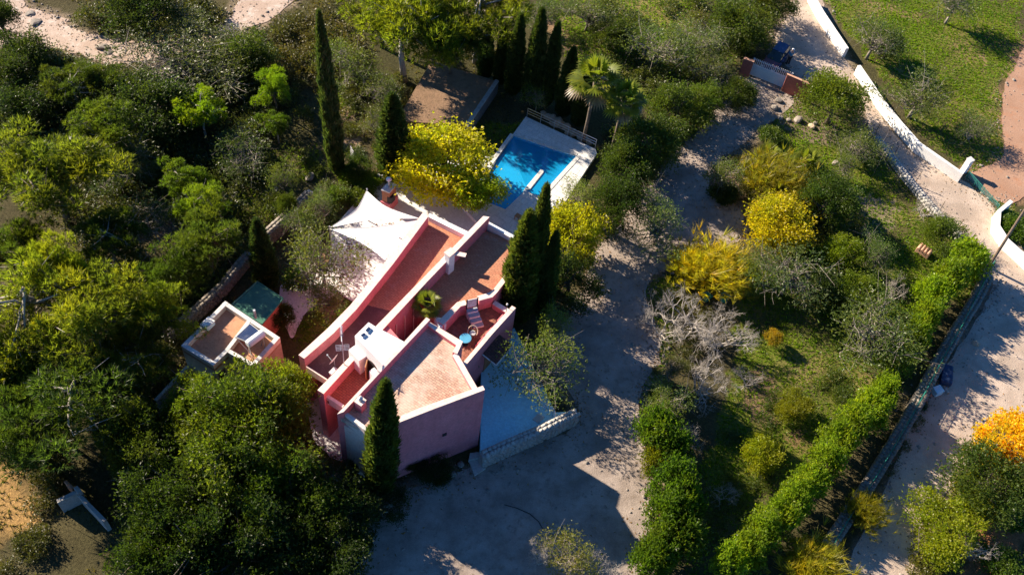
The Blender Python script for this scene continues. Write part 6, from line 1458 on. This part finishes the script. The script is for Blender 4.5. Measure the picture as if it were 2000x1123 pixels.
st = thing('doorstep', 'pale stone doorstep at the outer end of the whitewashed stone wall', 'step', U(932, 915, 0)); MB().prism(pts([(915, 898), (938, 893), (949, 914), (927, 928)], .18), .18, 0).build('tread', STONEW, st, .03); MB().prism(pts([(918, 884), (938, 882), (938, 893), (915, 898)], .36), .36, 0).build('tread', STONEW, st, .03)
pc_ = U(372, 748, .4); pt_ = thing('garden_bucket', 'pale blue bucket with an orange pot on top beside the walkway wall', 'bucket', Vector((pc_.x, pc_.y, 0)))
MB().lathe([(.18, 0), (.26, .5), (.28, .52), (.24, .52), (.01, .3)], (pc_.x, pc_.y, 0), 14).build('body', plain('pale_blue_plastic', (.38, .48, .62), .4), pt_); MB().lathe([(.1, 0), (.16, .25), (.13, .25), (.01, .1)], (pc_.x + .05, pc_.y + .1, .5), 12).build('pot', TERRAC, pt_)
hose = [U(x, y, .03) for x, y in [(985, 985), (1010, 992), (1035, 1003), (1052, 1018), (1060, 1032)]]; hz_ = thing('garden_hose', 'thin dark hose lying across the shaded forecourt', 'hose', hose[2]); MB().tube(hose, .03, 6).build('hose', BLACK, hz_); MB().tube([hose[-1], hose[-1] + Vector((.06, -.12, .01))], .035, 6).build('nozzle', BRICKR, hz_)
# rocks
RM = [rock_mesh('rock', 11 + k, ROCK) for k in range(5)]; RS = [rock_mesh('rock', 31 + k, STONE) for k in range(4)]
def rock(px, py, wpx, label, group=None, pale=False, z=0):
    p = U(px, py, z); R = wpx / F_PX * UD(px, py, z) / 2; rr = random.Random(px * 7 + py); o = link('rock', (RS if pale else RM)[rr.randrange(4)], None, (p.x, p.y, z + R * (.05 if 'bedrock' in label else .3))); o.scale = (R * rr.uniform(.9, 1.2), R * rr.uniform(.8, 1.1), R * (.35 if 'bedrock' in label else .9)); o.rotation_euler = (rr.uniform(-.3, .3), rr.uniform(-.3, .3), rr.uniform(0, 6)); return tag(o, label, 'rock', group)
for k, (x, y, w_) in enumerate([(1062, 224, 14), (1070, 230, 18), (1080, 233, 16), (1087, 242, 22), (1098, 246, 16), (1106, 250, 20), (1114, 256, 15), (1120, 262, 17), (1128, 262, 14), (1134, 270, 16), (1142, 272, 14), (1078, 243, 12), (1108, 262, 12), (1150, 280, 13)]):
    rock(x, y, w_, 'ochre rock in the rockery beyond the pool railing, ' + od[k] + ' from its left end', 'rockery beyond the pool')
for x, y, w_, l_, pl in [(1558, 236, 16, 'grey rock below the driveway gate, at the lawn corner', 1), (1524, 232, 12, 'small pale rock nearest the driveway below the gate', 1), (1540, 236, 10, 'smallest rock of those below the gate', 1), (1585, 248, 14, 'ochre rock below the round carob', 0), (1592, 242, 9, 'pale stone beside the ochre rock below the round carob', 1),
                         (1512, 212, 15, 'mossy rock under the left part of the red gate wall', 1), (1520, 198, 14, 'rock by the foot of the red gate wall', 1), (1632, 321, 16, 'lone white boulder on the sunny lawn', 1), (1165, 42, 20, 'ochre boulder of the heap on the pale slope', 0), (1153, 47, 13, 'white stone of the heap on the pale slope', 1), (1172, 36, 13, 'small ochre stone on the heap on the pale slope', 0),
                         (884, 926, 16, 'pale rock lying below the purple house front', 1), (855, 947, 12, 'round pale stone on the forecourt near the house', 1), (900, 908, 14, 'whitish rock beside the doorstep', 1), (606, 348, 18, 'pale boulder at the upper end of the old terrace wall', 1), (76, 101, 14, 'pale boulder at the lower edge of the dirt track', 1),
                         (58, 28, 18, 'pale bedrock lump on the dirt track', 1), (70, 44, 22, 'flat bedrock slab on the dirt track', 1), (200, 92, 26, 'whitish bedrock patch at the right end of the track bend', 1), (212, 104, 18, 'whitish bedrock lump below the bedrock patch', 1), (760, 985, 14, 'grey stone in the shade below the pointed cypress', 1),
                         (690, 302, 14, 'pale stone block beside the white gate', 1), (540, 372, 12, 'grey boulder on the grassy slope', 1), (1270, 312, 12, 'tan stone at the left edge of the driveway', 0), (1292, 372, 10, 'small tan stone in the driveway bend', 0), (1905, 672, 14, 'reddish clod of earth on the shaded road', 0)]:
    rock(x, y, w_, l_, None, bool(pl))
